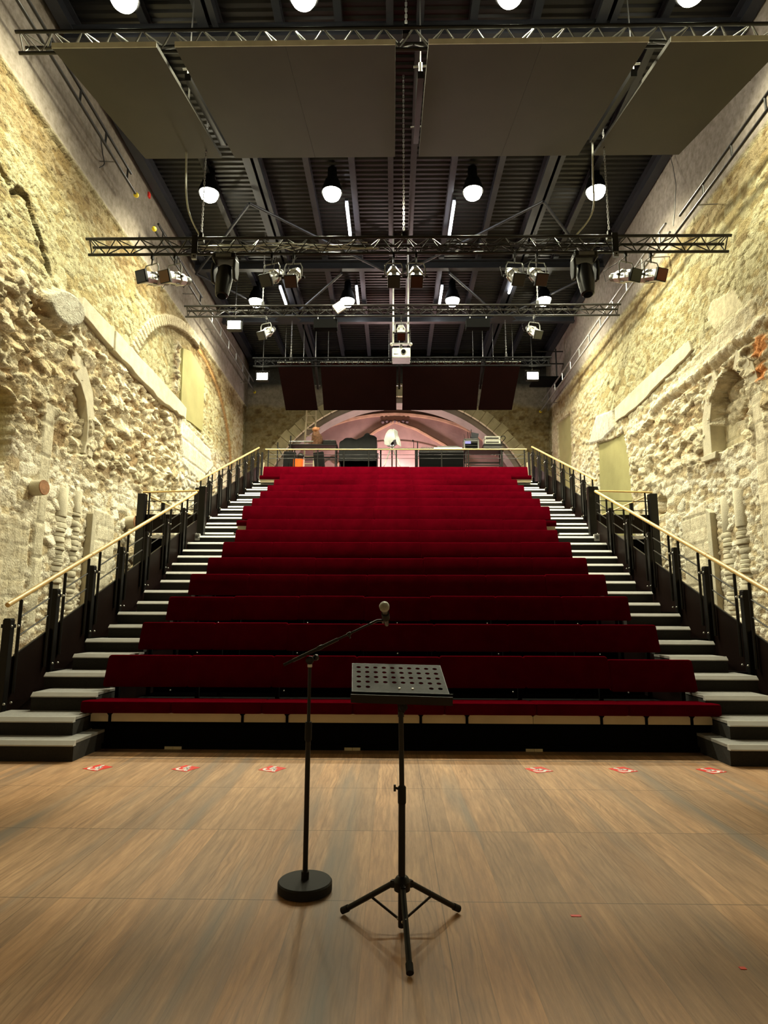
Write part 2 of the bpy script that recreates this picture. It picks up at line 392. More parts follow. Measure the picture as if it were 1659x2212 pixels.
class Relief:
    """height h (metres out of the wall), colour col and fine-bump weight on a grid of (a along the wall, z)"""
    def __init__(self, A, Z, seed):
        self.A, self.Z = np.meshgrid(A, Z, indexing='ij'); A, Z = self.A, self.Z
        s = self.seed = seed
        wa = A + 0.10 * (fbm(A * 2, Z * 2, s + 1, 3) - .5); wz = Z + 0.10 * (fbm(A * 2, Z * 2, s + 2, 3) - .5)
        f1, e1, c1 = voronoi(wa / 0.34, wz / 0.20, s + 3); t1 = voronoi.tilt
        f2, e2, c2 = voronoi(wa / 0.19, wz / 0.105, s + 4); tt2 = voronoi.tilt
        big = fbm(A * .7, Z * .7, s + 5, 4)
        sel = sstep(big, .42, .52)
        stone = sstep(e1, .02, .14) * (.5 + .7 * c1 + 1.5 * t1) * (1 - sel) + sstep(e2, .02, .16) * (.35 + .6 * c2 + 1.2 * tt2) * sel
        self.cid = c1 * (1 - sel) + c2 * sel
        self.edge = sstep(e1, .02, .14) * (1 - sel) + sstep(e2, .02, .16) * sel
        self.fb = fbm(A * 1.6, Z * 1.6, s + 6, 5) - .47
        self.fbf = fbm(A * 7, Z * 9, s + 9, 3) - .45
        self.stone = stone
        self.h = 0.045 * stone + 0.06 * self.fb + 0.02 * self.fbf
        t = self.cid[..., None]
        t2 = fbm(A * .45, Z * .45, s + 8, 3)[..., None]
        pale = np.array([.62, .56, .41]); warm = np.array([.52, .43, .27]); dark = np.array([.36, .28, .17]); white = np.array([.70, .66, .54])
        col = pale * (1 - t) + white * t
        col = np.where(t < .28, warm, col); col = np.where(t < .07, dark, col)
        col = col * (.84 + .35 * t2)
        mort = np.array([.52, .45, .31])
        e = self.edge[..., None]
        self.col = col * e + mort * (1 - e)
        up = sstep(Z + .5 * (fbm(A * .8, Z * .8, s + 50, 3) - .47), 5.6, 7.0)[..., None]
        self.col = self.col * (1.16 * (1 - up) * np.array([1, 1.01, 1.06]) + up * np.array([.67, .67, .53]))  # upper stone yellower; colour also evens the light: upper darkened, lower paled
        self.bw = np.full(A.shape, 1.0)
    def rough(self, m, amp=1.0):
        A, Z, s = self.A, self.Z, self.seed
        wa = A + .16 * (fbm(A * 3, Z * 3, s + 21, 3) - .5); wz = Z + .16 * (fbm(A * 3, Z * 3, s + 22, 3) - .5)
        f, e, c = voronoi(wa / .27, wz / .125, s + 23, .95); tl = voronoi.tilt
        fB, eB, cB = voronoi(wa / .46, wz / .25, s + 29, .9); tB = voronoi.tilt
        sel = sstep(fbm(A * .9, Z * 1.1, s + 30, 3), .50, .58)
        f3, e3, c3 = voronoi(wa / .10, wz / .065, s + 24, .95)
        cav = sstep(c, 0.0, .28)
        sm = sstep(e, .02, .13) * (.25 + .9 * c + 1.9 * tl) * cav
        lg = sstep(eB, .015, .10) * (.45 + .8 * cB + 1.9 * tB)
        hh = (.075 * (sm * (1 - sel) + 1.25 * lg * sel) + .022 * sstep(e3, .02, .2) * c3 + .15 * self.fb + .045 * self.fbf - .02) * amp
        c = c * (1 - sel) + (.3 + .7 * cB) * sel
        self.h = self.h * (1 - m) + hh * m
        cc = np.where((c < .22)[..., None], np.array([.40, .29, .165]), np.where((c < .5)[..., None], np.array([.58, .48, .31]), np.array([.68, .61, .45])))
        cc = cc * (.70 + .36 * c3)[..., None]
        self.col = self.col * (1 - m[..., None]) + cc * m[..., None]
    def region(self, m, h, col, var=.06, bw=.25, keep=0.0):
        col = tuple(c * .92 for c in col)
        m = m.astype(float) if m.dtype == bool else m
        v = (fbm(self.A * 2.2, self.Z * 2.2, self.seed + 31, 4) - .47)
        self.h = self.h * (1 - m) + m * (h + keep * self.h)
        c = np.array(col) * (1 + 4 * var * v)[..., None]
        self.col = self.col * (1 - m[..., None]) + c * m[..., None]
        self.bw = self.bw * (1 - m) + bw * m
    def ashlar(self, m, h, bw=.42, bh=.27, col=(.66, .60, .46)):
        A, Z = self.A, self.Z
        r = np.floor(Z / bh); a = A / bw + .5 * (r % 2) + .3 * _hash(r, r * 0, 5)
        fa = np.abs(a - np.floor(a) - .5); fz = np.abs(Z / bh - r - .5)
        j = np.minimum(sstep(.5 - fa, .0, .05), sstep(.5 - fz, 0, .07))
        t = _hash(np.floor(a), r, self.seed + 41)
        m = m.astype(float) if m.dtype == bool else m
        self.h = self.h * (1 - m) + m * (h + .02 * j + .012 * t + .02 * self.fb)
        c = np.array(col) * (.86 + .22 * t + .5 * self.fb)[..., None]; c = c * (.82 + .18 * j)[..., None]
        self.col = self.col * (1 - m[..., None]) + c * m[..., None]
        self.bw = self.bw * (1 - m) + .45 * m
    def mesh(self, name, fn, keep=None, parent=None, flip=False):
        na, nz = self.A.shape
        P = np.array(fn(self.A, self.Z, self.h)); P = P.reshape(3, -1).T.astype(np.float32)
        idx = np.arange(na * nz).reshape(na, nz)
        q = np.stack([idx[:-1, :-1], idx[1:, :-1], idx[1:, 1:], idx[:-1, 1:]], -1).reshape(-1, 4)
        if keep is not None:
            k = keep(self.A, self.Z)
            k = (k[:-1, :-1] & k[1:, 1:]).reshape(-1); q = q[k]
        if flip: q = q[:, ::-1].copy()
        me = bpy.data.meshes.new(name)
        me.vertices.add(len(P)); me.vertices.foreach_set('co', P.ravel())
        me.loops.add(q.size); me.polygons.add(len(q))
        me.loops.foreach_set('vertex_index', q.ravel().astype(np.int32))
        me.polygons.foreach_set('loop_start', np.arange(0, q.size, 4, dtype=np.int32))
        me.update(calc_edges=True)
        at = me.color_attributes.new('stone', 'FLOAT_COLOR', 'POINT')
        cc = np.concatenate([np.clip(self.col, 0, 1).reshape(-1, 3), np.clip(self.bw, 0, 1).reshape(-1, 1)], 1).astype(np.float32)
        at.data.foreach_set('color', cc.ravel())
        me.polygons.foreach_set('use_smooth', [True] * len(q))
        me.materials.append(M_STONE); me.validate()
        o = bpy.data.objects.new(name, me); C.objects.link(o)
        ORG[o.name] = (0, 0, 0)
        if parent: o.parent = parent
        return o

# ================================================================== SETTING
XL, XR, YB = -5.77, 5.92, 23.0          # wall planes
ZROOF = 11.35
floor = structure(MB().box(-6.4, 6.5, -4.2, 26.5, -0.12, 0).build('floor', floor_material()))
structure(MB().box(-6.4, 6.5, -4.3, -4.2, 0, ZROOF).build('wall_front', M_ASHLAR))

def grid_axis(*spans):
    out = []
    for a, b, st in spans:
        n = max(1, round((b - a) / st)); out += list(np.linspace(a, b, n, endpoint=False))
    out.append(spans[-1][1]); return np.array(out)
AY = grid_axis((-4.2, 6.6, .16), (6.6, 16, .028), (16, 23.3, .04))
AZ = grid_axis((0, 1.0, .08), (1.0, 9.4, .028), (9.4, 11.5, .10))

# ---- left wall
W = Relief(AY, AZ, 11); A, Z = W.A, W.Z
wob = .25 * (fbm(A * 1.1, Z * 1.1, 71, 4) - .47)
W.h = W.h * np.where(Z > 6.8, .62, .85)
rz = sstep(A + wob, 7.6, 8.3) * (1 - sstep(A + 2 * wob, 15.4, 16.3)) * sstep(Z + 2 * wob, 3.7, 4.3) * (1 - sstep(Z + wob, 6.3, 6.62))
W.rough(rz, 1.0)
rz2 = sstep(A + wob, 13.2, 14) * (1 - sstep(A + wob, 15.6, 16.2)) * sstep(Z + wob, 3.4, 4.4) * (1 - sstep(Z + wob, 6, 6.5))
W.rough(rz2 * .8, 1.1)
# stained band below the plaster
st = sstep(Z + wob * 1.6, 8.15, 8.75) * (1 - sstep(Z, 9.1, 9.22))
W.col = W.col * (1 - .52 * st[..., None] * np.array([.85, 1, 1.1]))
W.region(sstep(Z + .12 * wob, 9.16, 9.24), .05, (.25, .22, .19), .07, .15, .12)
W.h += .045 * np.exp(-((Z - 9.20) / .05) ** 2)
# blind arch: voussoirs, infill
ey, ez, ea, eb = 17.0, 5.9, 4.35, 3.15
q = np.hypot((A - ey) / ea, (Z - ez) / eb)
inside = (q < 1) & (Z > 6.4) | ((q < 1) & (A > 18.2) & (Z > 5.0))
W.h = W.h - .10 * sstep(1.0 - q, 0, .02) * ((Z > 6.6) | (A > 18))
ring = (np.abs(q - 1.035) < .04) & (Z > 6.7) & (A < 17)
ang = np.arctan2(Z - ez, A - ey); vs_ = np.abs((ang * 26) % 1 - .5)
W.region(ring.astype(float) * .8, .07, (.62, .55, .40), .1, .6); W.h -= .04 * ring * (vs_ > .40)
er = (np.abs(q - 1.0) < .022) & (A > 17.2) & (Z > 5.3)
W.region(er.astype(float), -.03, (.36, .215, .085), .25, .6)
rz3 = ((np.abs(A - 15.35 - .5 * wob) < .14) & (Z > 7.0) & (Z < 8.45)).astype(float)
W.rough(rz3, .8); W.col = W.col * (1 - .35 * rz3[..., None])
# white dressed blocks right of the string course
W.ashlar(inpoly(A, Z, [(15.7, 6.45), (18.5, 6.35), (18.85, 5.85), (17.7, 5.15), (16.25, 5.3)]), .035, .9, .5, (.74, .71, .60))
# narrow dressed strip, dressed blocks
W.ashlar(inpoly(A + .1 * wob, Z, [(9.60, 4.72), (9.93, 4.74), (9.90, 1.0), (9.64, 1.0)]).astype(float), .03, .5, .55, (.68, .63, .49))
W.ashlar(inpoly(A, Z, [(11.38, 3.35), (12.35, 3.25), (12.4, 2.6), (12.3, .8), (11.35, .8)]), .04, .48, .30, (.67, .62, .49))
W.ashlar(inpoly(A + .3 * wob, Z + .3 * wob, [(6.8, 2.9), (9.5, 2.7), (9.5, .6), (6.8, .6)]).astype(float) * .75, .035, .42, .26, (.64, .58, .44))
# concrete lump
lump = 1 - sstep(np.hypot((A - 9.82) / .62, (Z - 6.46 - .25 * (A - 9.8)) / .34) + .35 * wob * 2, .80, 1.0)
peb, pe, pc = voronoi(A / .035, Z / .035, 91)
W.region(lump, .17, (.46, .45, .38), .1, 1.0); W.h += lump * .02 * (1 - peb)
W.h -= .16 * (segdist(A, Z, [(9.0, 6.15), (9.3, 6.0), (9.8, 5.98), (10.1, 6.05)]) < .06)
# old chase and hole
W.h -= .09 * (segdist(A, Z, [(8.30, 7.50), (8.42, 7.66), (8.62, 7.69), (8.78, 7.5), (8.98, 7.33), (9.2, 7.08), (9.40, 6.86)]) < .055 + .02 * wob * 4)
W.h -= .07 * (segdist(A, Z, [(7.2, 7.62), (7.8, 7.72), (8.2, 7.6)]) < .05)
W.col = W.col * (1 - .45 * ((segdist(A, Z, [(8.30, 7.50), (8.42, 7.66), (8.62, 7.69), (8.78, 7.5), (8.98, 7.33), (9.2, 7.08), (9.40, 6.86)]) < .065))[..., None])
# niche at the near end
nich = inpoly(A, Z, [(7.6, 4.62), (8.55, 4.60), (8.78, 4.45), (8.82, 3.6), (8.7, 3.42), (7.6, 3.42)])
W.region(nich, -.22, (.50, .42, .16), .08, .2)
# recess for the plaster infill panel
pan = inpoly(A, Z, [(15.93, 8.50), (16.5, 8.68), (17.86, 8.55), (17.95, 6.75), (16.9, 6.7), (16.29, 6.62), (16.0, 7.02)])
W.region(pan, -.12, (.5, .46, .25), .05, .2)
# hollow behind the small window jamb
jw = inpoly(A, Z, [(10.30, 5.0), (10.55, 5.48), (10.95, 5.14), (11.05, 4.72), (11.0, 4.2), (10.4, 4.05)])
W.h -= .12 * jw
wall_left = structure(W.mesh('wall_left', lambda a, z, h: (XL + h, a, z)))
fnL = lambda a, b, d: (XL + d, a, b)

random.seed(4)
def jag(p, q, n, amp):
    out = []
    for i in range(n):
        t = i / n
        out.append((p[0] + (q[0] - p[0]) * t + random.uniform(-.02, .02), p[1] + (q[1] - p[1]) * t + random.uniform(-amp, amp)))
    return out
top = jag((10.32, 6.95), (13.0, 6.88), 6, .012) + jag((13.0, 6.88), (15.9, 6.80), 6, .012) + [(15.92, 6.78)]
bot = jag((15.9, 6.50), (14.3, 6.38), 9, .03) + jag((14.3, 6.38), (12.4, 6.47), 9, .04) + jag((12.4, 6.47), (10.22, 6.60), 10, .03) + [(10.22, 6.62)]
b1 = MB()
b1.prism(top[:3] + [(11.55, 6.93), (11.56, 6.52)] + [p for p in bot if p[0] < 11.5], fnL, -.1, .15)
b1.prism([(11.60, 6.92)] + [p for p in top if p[0] > 11.65] + [p for p in bot if p[0] > 11.65] + [(11.62, 6.50)], fnL, -.1, .16)
b1.build('string_course', M_ASHLAR, wall_left, bevel=.012)
MB().prism([(15.93, 8.50), (16.5, 8.68), (17.86, 8.55), (17.95, 6.75), (16.9, 6.7), (16.29, 6.62), (16.0, 7.02)], fnL, -.25, -.03).build('plaster_panel', M_PLASTER, wall_left)
def arc_band(inner, outer):
    return inner + outer[::-1]
jamb = arc_band([(10.30, 5.55), (10.62, 5.42), (10.86, 5.16), (10.98, 4.82), (11.0, 4.45), (10.93, 4.22)],
                [(10.20, 5.98), (10.72, 5.84), (11.08, 5.42), (11.24, 4.92), (11.28, 4.45), (11.26, 4.2)])
MB().prism(jamb, fnL, -.2, .06).build('window_jamb_stone', M_ASHLAR, wall_left, bevel=.012)
def shaft(name, wall, fn, y0, y1, zb, zt, lean, seed, smooth_above, r0=.12):
    # thin courses below, one dressed drum above
    """engaged shaft of thin stacked stones with a smooth top"""
    rnd = random.Random(seed); b = MB(); z = zb
    while z < zt - .03:
        hgt = rnd.uniform(.05, .11) if z < smooth_above else 9
        hgt = min(hgt, zt - z)
        t = (z - zb) / (zt - zb); c = (y0 + y1) / 2 + lean * t
        wd = (y1 - y0) / 2 * rnd.uniform(.84, 1.10); dd = r0 * rnd.uniform(.7, 1.35); c += rnd.uniform(-.025, .025)
        n = 9; pts = []
        for ring, (zz, k) in enumerate(((z, .94), (z + min(.015, hgt * .2), 1), (z + hgt - min(.02, hgt * .2), 1), (z + hgt, .94))):
            for i in range(n):
                an = PI * i / (n - 1); pts.append(fn(c - math.cos(an) * wd * k, zz, -.12 + (math.sin(an) ** .6) * (dd + .12) * k))
        fs = [(r * n + i, r * n + i + 1, (r + 1) * n + i + 1, (r + 1) * n + i) for r in range(3) for i in range(n - 1)]
        fs += [tuple(range(n))[::-1], tuple(3 * n + i for i in range(n))]
        b.add(pts, fs); z += hgt
    return b.build(name, M_ASHLAR, wall, smooth=True)
shaft('engaged_shaft', wall_left, fnL, 10.22, 10.62, 1.0, 3.45, 0, 1, 2.85, .075)
shaft('engaged_shaft', wall_left, fnL, 10.74, 11.10, 1.0, 3.50, 0, 2, 3.05, .065)
MB().prism([(11.28, 1.0), (11.42, 1.0), (11.44, 3.1), (11.30, 3.16)], fnL, -.1, .14).build('pilaster_strip', M_ASHLAR, wall_left, bevel=.01)

# ---- right wall
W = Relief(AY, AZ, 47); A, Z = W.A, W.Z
wob = .25 * (fbm(A * 1.1, Z * 1.1, 171, 4) - .47)
W.h = W.h * np.where(Z > 6.5, .55, .8)
rz = sstep(A + wob, 7.6, 8.4) * (1 - sstep(A + 2 * wob, 14.9, 15.5)) * sstep(Z + 2 * wob, 3.9, 4.5) * (1 - sstep(Z + wob, 5.75, 6.0))
W.rough(rz, .9)
W.rough((sstep(A + wob, 16.5, 18) * sstep(Z + wob, 5.0, 6.0) * (1 - sstep(Z, 8.0, 8.6))) * .5, .6)
st = sstep(Z + wob * 1.6, 8.3, 8.75) * (1 - sstep(Z, 8.95, 9.08))
W.col = W.col * (1 - .50 * st[..., None] * np.array([.85, 1, 1.1]))
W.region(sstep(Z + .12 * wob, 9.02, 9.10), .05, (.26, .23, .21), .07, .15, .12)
W.h += .07 * np.exp(-((Z - 6.02 - .3 * wob) / .10) ** 2) * sstep(A, 8, 9) * (1 - sstep(A, 13.4, 14.2))
W.h -= .05 * np.exp(-((Z - 5.86 - .3 * wob) / .05) ** 2) * sstep(A, 8, 9) * (1 - sstep(A, 13.4, 14.2))
W.region(inpoly(A + .2 * wob, Z + .1 * wob, [(10.15, 6.95), (9.92, 6.5), (10.86, 6.55), (11.1, 6.9), (10.9, 7.12)]), .03, (.72, .66, .47), .04, .15)
W.ashlar(inpoly(A, Z, [(9.6, 6.5), (12.4, 6.3), (12.4, 6.0), (9.6, 6.1)]).astype(float) * .6, .03, .6, .2, (.64, .58, .43))
# pointed window: hollow
win = inpoly(A, Z, [(11.32, 4.25), (11.25, 5.0), (11.05, 5.40), (10.60, 5.66), (10.14, 5.40), (9.98, 4.95), (10.0, 4.25)])
W.h -= .26 * win
W.ashlar(inpoly(A, Z, [(11.32, 4.25), (11.3, 4.82), (10.85, 4.75), (10.7, 4.25)]), -.24, .3, .18, (.62, .56, .40))
W.ashlar(inpoly(A, Z, [(9.64, 4.9), (9.9, 4.9), (9.98, 2.2), (9.66, 2.2)]), .03, .5, .34, (.68, .62, .48))
p1 = [(17.64, 6.28), (16.4, 6.05), (15.61, 6.01), (15.36, 5.09), (15.24, 4.0), (15.3, 3.0), (17.7, 3.0), (17.76, 4.97)]
p2 = [(21.83, 8.22), (20.17, 8.05), (20.29, 6.24), (20.3, 4.8), (21.9, 4.8)]
W.region(inpoly(A, Z, p1), -.12, (.5, .46, .25), .05, .2)
W.region(inpoly(A, Z, p2), -.12, (.5, .46, .25), .05, .2)
W.region(inpoly(A, Z, [(18.3, 6.45), (17.5, 7.06), (16.16, 6.80), (16.2, 6.30), (17.19, 6.25)]), .06, (.56, .55, .49), .05, .3)
W.ashlar(inpoly(A, Z, [(12.65, 3.3), (11.62, 3.48), (11.62, .8), (12.7, .8)]), .04, .42, .27, (.68, .62, .48))
W.h -= .3 * inpoly(A, Z, [(13.83, 3.9), (13.6, 4.0), (13.38, 3.86), (13.40, 3.52), (13.85, 3.56)])
orr = (1 - sstep(np.hypot((A - 9.55) / .3, (Z - 5.62) / .24) + 2 * wob, .5, .8)) + (1 - sstep(np.hypot((A - 9.6) / .22, (Z - 5.2) / .2) + 2 * wob, .5, .8))
W.col = W.col * (1 - orr[..., None]) + np.array([.58, .25, .09]) * orr[..., None]
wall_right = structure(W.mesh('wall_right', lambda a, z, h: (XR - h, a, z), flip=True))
fnR = lambda a, b, d: (XR - d, a, b)
random.seed(9)
rt = [(11.78, 6.76), (13.1, 6.80), (14.6, 6.80), (16.0, 6.78)]
rb = jag((16.0, 6.40), (14.6, 6.34), 6, .02) + jag((14.6, 6.34), (11.70, 6.50), 9, .02) + [(11.70, 6.52)]
MB().prism(rt + rb, fnR, -.1, .07).build('string_course', M_ASHLAR, wall_right, bevel=.012)
MB().prism(p1, fnR, -.25, -.03).build('plaster_panel', M_PLASTER, wall_right)
MB().prism(p2, fnR, -.25, -.03).build('plaster_panel', M_PLASTER, wall_right)
win_l = arc_band([(11.30, 4.28), (11.28, 4.9), (11.12, 5.34), (10.86, 5.56)], [(11.62, 4.20), (11.56, 5.0), (11.28, 5.58), (10.98, 5.80)])
win_r = arc_band([(10.04, 4.28), (9.98, 4.9), (10.08, 5.30), (10.36, 5.58)], [(9.72, 4.28), (9.64, 4.95), (9.78, 5.45), (10.22, 5.86)])
MB().prism(win_l, fnR, -.3, .05).build('window_jamb_stone', M_ASHLAR, wall_right, bevel=.012)
MB().prism(win_r, fnR, -.3, .05).build('window_jamb_stone', M_ASHLAR, wall_right, bevel=.012)
MB().prism([(11.62, 4.20), (11.1, 4.16), (11.05, 4.28), (11.62, 4.30)], fnR, -.2, .10).build('window_sill_stone', M_ASHLAR, wall_right, bevel=.012)
shaft('engaged_shaft', wall_right, fnR, 10.90, 11.28, 1.0, 3.42, 0, 3, 2.7, .065)
shaft('engaged_shaft', wall_right, fnR, 10.42, 10.78, 1.0, 3.46, 0, 4, 2.75, .075)
MB().prism([(11.40, 1.0), (11.55, 1.0), (11.55, 3.3), (11.40, 3.2)], fnR, -.1, .13).build('pilaster_strip', M_ASHLAR, wall_right, bevel=.01)

# ---- back wall with its great arch and the vaulted bay beyond
ACX, ACZ, AR = 0.10, 4.29, 5.17
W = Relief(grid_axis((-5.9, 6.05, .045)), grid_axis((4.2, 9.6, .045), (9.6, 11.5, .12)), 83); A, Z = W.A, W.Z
wob = .25 * (fbm(A * 1.1, Z * 1.1, 271, 4) - .47)
W.h *= .9; W.col = W.col * np.array([.62, .56, .52])
W.region(sstep(Z + wob * 1.4, 9.15, 9.4), .04, (.26, .235, .20), .1, .3, .3)
W.region(sstep(Z + wob, 9.9, 10.2), .04, (.05, .05, .05), .1, .3, .3)
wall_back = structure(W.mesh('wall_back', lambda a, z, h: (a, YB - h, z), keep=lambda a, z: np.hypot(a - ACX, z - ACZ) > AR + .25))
def ring_band(b, r0, r1, y0, y1, a0, a1, n, gap=0.0, jit=0.0, seed=1):
    rnd = random.Random(seed)
    for i in range(n):
        t0 = a0 + (a1 - a0) * i / n + gap; t1 = a0 + (a1 - a0) * (i + 1) / n - gap
        rr = r1 + rnd.uniform(-jit, jit)
        vs = [(ACX + math.cos(t) * r, y, ACZ + math.sin(t) * r) for y in (y0, y1) for t in (t0, t1) for r in (r0, rr)]
        b.add(vs, [(0, 1, 3, 2), (4, 6, 7, 5), (0, 2, 6, 4), (1, 5, 7, 3), (0, 4, 5, 1), (2, 3, 7, 6)])
    return b
ring_band(MB(), AR + .22, AR + .68, YB - .07, YB + .25, R(8), R(172), 46, .0012, .05).build('arch_voussoirs', M_ARCH, wall_back, bevel=.008)
ring_band(MB(), AR, AR + .40, YB + .12, YB + .9, R(5), R(175), 60).build('arch_reveal', M_REVEAL, wall_back)
structure(MB().box(-5.9, 6.1, 25.05, 25.25, 3.5, ZROOF).build('wall_alcove', M_PINK))
va = bpy.data.objects['wall_alcove']
ell = lambda cx, cz, rx, rz, a0, a1, n, y: [(cx + rx * math.cos(a0 + (a1 - a0) * i / n), y, cz + rz * math.sin(a0 + (a1 - a0) * i / n)) for i in range(n + 1)]
def rib(pts, r): return MB().path(pts, r, 8).path([(p[0], p[1] - r * .9, p[2]) for p in pts], r * .45, 6).build('vault_rib', M_RIB, va, smooth=True)
rib(ell(-.02, 7.3, 4.4, 2.36, R(14), R(166), 40, 25.03), .10)
rib([(-.02, 25.02, 9.33), (-.8, 25.02, 8.92), (-1.6, 25.02, 8.3), (-2.4, 25.02, 7.45)], .075)
rib([(-.02, 25.02, 9.33), (.9, 25.02, 9.0), (2.1, 25.02, 8.3), (3.1, 25.02, 7.4)], .075)
bb = MB()
for k in range(7): bb.sphere((-.5 + k * .17, 24.98, 9.29 + .03 * (k % 2)), .075, 8, 6)
bb.build('vault_boss', mat('mauve_boss', (.22, .14, .16), .9), va, smooth=True)
MB().path(ell(0, 6.2, 3.6, 2.3, R(35), R(145), 24, 25.04), .02, 5).build('vault_crack', mat('dark_crack', (.22, .12, .10), .9), va)

# ---- roof: ribbed deck, beams, rafters
b = MB(); y = -4.2; k = 0
pts = []
while y < 26.4:
    pts += [(y, 0), (y + .03, -.035), (y + .09, -.035), (y + .12, 0)]; y += .15
n = len(pts)
b.add([(x, py, ZROOF + pz) for x in (-6.4, 6.5) for py, pz in pts], [(i, i + 1, n + i + 1, n + i) for i in range(n - 1)])
b.box(-6.4, 6.5, -4.3, 26.6, ZROOF + .06, ZROOF + .2)
ceiling = structure(b.build('ceiling', M_DECK))
def ibeam(name, p, q, hgt, wd, m=M_DARKSTEEL, tf=.025):
    bb = MB(); p, q = Vector(p), Vector(q); u = Vector((0, 0, 1))
    bb.bar(p + u * tf / 2, q + u * tf / 2, wd, tf).bar(p + u * (hgt - tf / 2), q + u * (hgt - tf / 2), wd, tf).bar(p + u * hgt / 2, q + u * hgt / 2, .02, hgt - 2 * tf)
    return structure(bb.build(name, m))
k = 1
for x, hh, wd in ((-5.52, .36, .2), (-3.22, .36, .17), (-3.02, .36, .10), (-.12, .38, .12), (.38, .38, .12), (3.36, .36, .17), (3.56, .36, .10), (5.74, .36, .2)):
    ibeam('trim_%d' % k, (x, -4.2, 10.95), (x, 23.0, 10.95), hh, wd); k += 1
for x in (-4.25, -1.98, -.98, 1.28, 2.32, 4.45):
    ibeam('trim_%d' % k, (x, -4.2, 11.10), (x, 23.0, 11.10), .2, .13); k += 1
for yy in (2.0, 8.9, 15.9, 18.75, 22.6):
    ibeam('trim_%d' % k, (-5.6, yy, 10.62 if yy in (18.75,) else 10.78), (5.75, yy, 10.62 if yy in (18.75,) else 10.78), .26, .16, tf=.04); k += 1
# gusset plates and bracing rods between the rafters
for sx in (-1, 1):
    b = MB()
    for (x0, y0, x1, y1) in ((3.4, 18.7, 1.5, 16.0), (3.4, 18.7, 5.6, 16.0), (3.4, 13.0, 5.6, 16.0), (.2, 16.0, 3.4, 13.0)):
        b.tube((sx * x0, y0, 10.74), (sx * x1, y1, 10.74), .035)
    b.prism([(3.0, 18.5), (3.2, 18.2), (3.6, 18.2), (3.85, 18.5), (3.6, 18.74), (3.2, 18.74)], lambda a, c, d: (sx * a, c, 10.60 + d), 0, .03)
    structure(b.build('trim_%d' % k, M_DARKSTEEL)); k += 1

# ================================================================== LAMPS IN THE ROOF
def spot(name, parent, power, size=R(150), blend=1.0, col=BAY_COLOUR, loc=(0, 0, 0), rot=(0, 0, 0), rad=.16):
    ld = bpy.data.lights.new(name, 'SPOT'); ld.energy = power; ld.color = col
    ld.spot_size = size; ld.spot_blend = blend; ld.shadow_soft_size = rad
    o = bpy.data.objects.new(name, ld); C.objects.link(o); o.parent = parent; o.location = loc; o.rotation_euler = rot
    return o
def bay_lamp():
    t = thing('high_bay_lamp', '', 'lamp')
    MB().lathe([(.07, .62), (.10, .60), (.11, .36), (.16, .30), (.235, .05), (.24, 0.0), (.225, .0), (.15, .28)], n=28).build('reflector', M_BLACKM, t, True)
    MB().lathe([(.02, .06), (.20, .055), (.205, .02), (.195, -.05), (.165, -.11), (.11, -.155), (.04, -.172), (.005, -.174)], n=28).build('lamp_glass', M_LAMP, t, True)
    MB().tube((0, 0, .60), (0, 0, .76), .015).build('hanger', M_BLACK, t)
    spot('bulb', t, BAY_POWER, loc=(0, 0, -.19))
    return t
proto = bay_lamp(); first = True
COLN = ['leftmost', 'second from the left', 'second from the right', 'rightmost']
for (yy, rown) in ((8.05, 'over the nearest truss'), (12.55, 'over the long spotlight truss'), (17.4, 'just above the farther truss')):
    for i, xx in enumerate((-4.21, -1.44, 1.72, 4.46)):
        t = proto if first else copy_tree(proto); first = False
        t.location = (xx, yy, 10.66); t['group'] = 'round high-bay lamps under the roof'
        t['label'] = 'round lamp %s, %s' % (rown, COLN[i])
def flood():
    t = thing('floodlight', '', 'lamp')
    MB().box(-.2, .2, -.06, .10, -.14, .14).build('housing', M_BLACK, t, bevel=.02)
    MB().box(-.17, .17, -.075, -.055, -.11, .11).build('lamp_glass', M_LAMP, t)
    MB().path([(-.22, 0, 0), (-.22, 0, .2), (.22, 0, .2), (.22, 0, 0)], .012, 6).tube((0, 0, .2), (0, 0, 2.5), .016).build('hanger', M_BLACK, t)
    spot('bulb', t, FLOOD_POWER, size=R(160), loc=(0, -.10, 0), rot=(R(50), 0, 0), rad=.1)
    return t
proto = flood()
for i, (p, lab) in enumerate((((-4.34, 15.63, 9.0), 'bright floodlight beside the left wall, nearer of the two on the left'),
                              ((-4.26, 18.9, 8.85), 'bright floodlight at the left end of the dark back panels'),
                              ((4.38, 18.9, 8.85), 'bright floodlight at the right end of the dark back panels'))):
    t = proto if i == 0 else copy_tree(proto); t.location = p; t['label'] = lab; t['group'] = 'floodlights near the side walls'
def tube_light(x, y0, y1, z, lab):
    t = thing('tube_light', lab, 'lamp', (x, y0, z), 'slim tube lights along the rafters')
    MB().tube((x, y0, z), (x, y1, z), .035, n=10).build('glowing_tube', M_TUBE, t, True)
    MB().box(x - .04, x + .04, y0 - .03, y1 + .03, z + .04, z + .11).box(x - .02, x + .02, (y0 + y1) / 2 - .02, (y0 + y1) / 2 + .02, z + .1, 11.34).build('channel', M_DARKSTEEL, t)
tube_light(-1.17, 13.3, 14.6, 10.95, 'long white tube light left of centre above the spotlight truss')
tube_light(1.38, 13.3, 14.6, 10.95, 'long white tube light right of centre above the spotlight truss')
tube_light(-1.16, 17.1, 17.62, 10.95, 'short white tube light left of centre, nearer of a pair over the far truss')
tube_light(-1.16, 17.7, 18.2, 10.95, 'short white tube light left of centre, farther of a pair over the far truss')
tube_light(1.39, 17.1, 17.62, 10.95, 'short white tube light right of centre, nearer of a pair over the far truss')
tube_light(1.39, 17.7, 18.2, 10.95, 'short white tube light right of centre, farther of a pair over the far truss')
tube_light(-3.42, 17.0, 18.1, 10.9, 'slanting white tube light far left, seen under the left pair of spotlights')
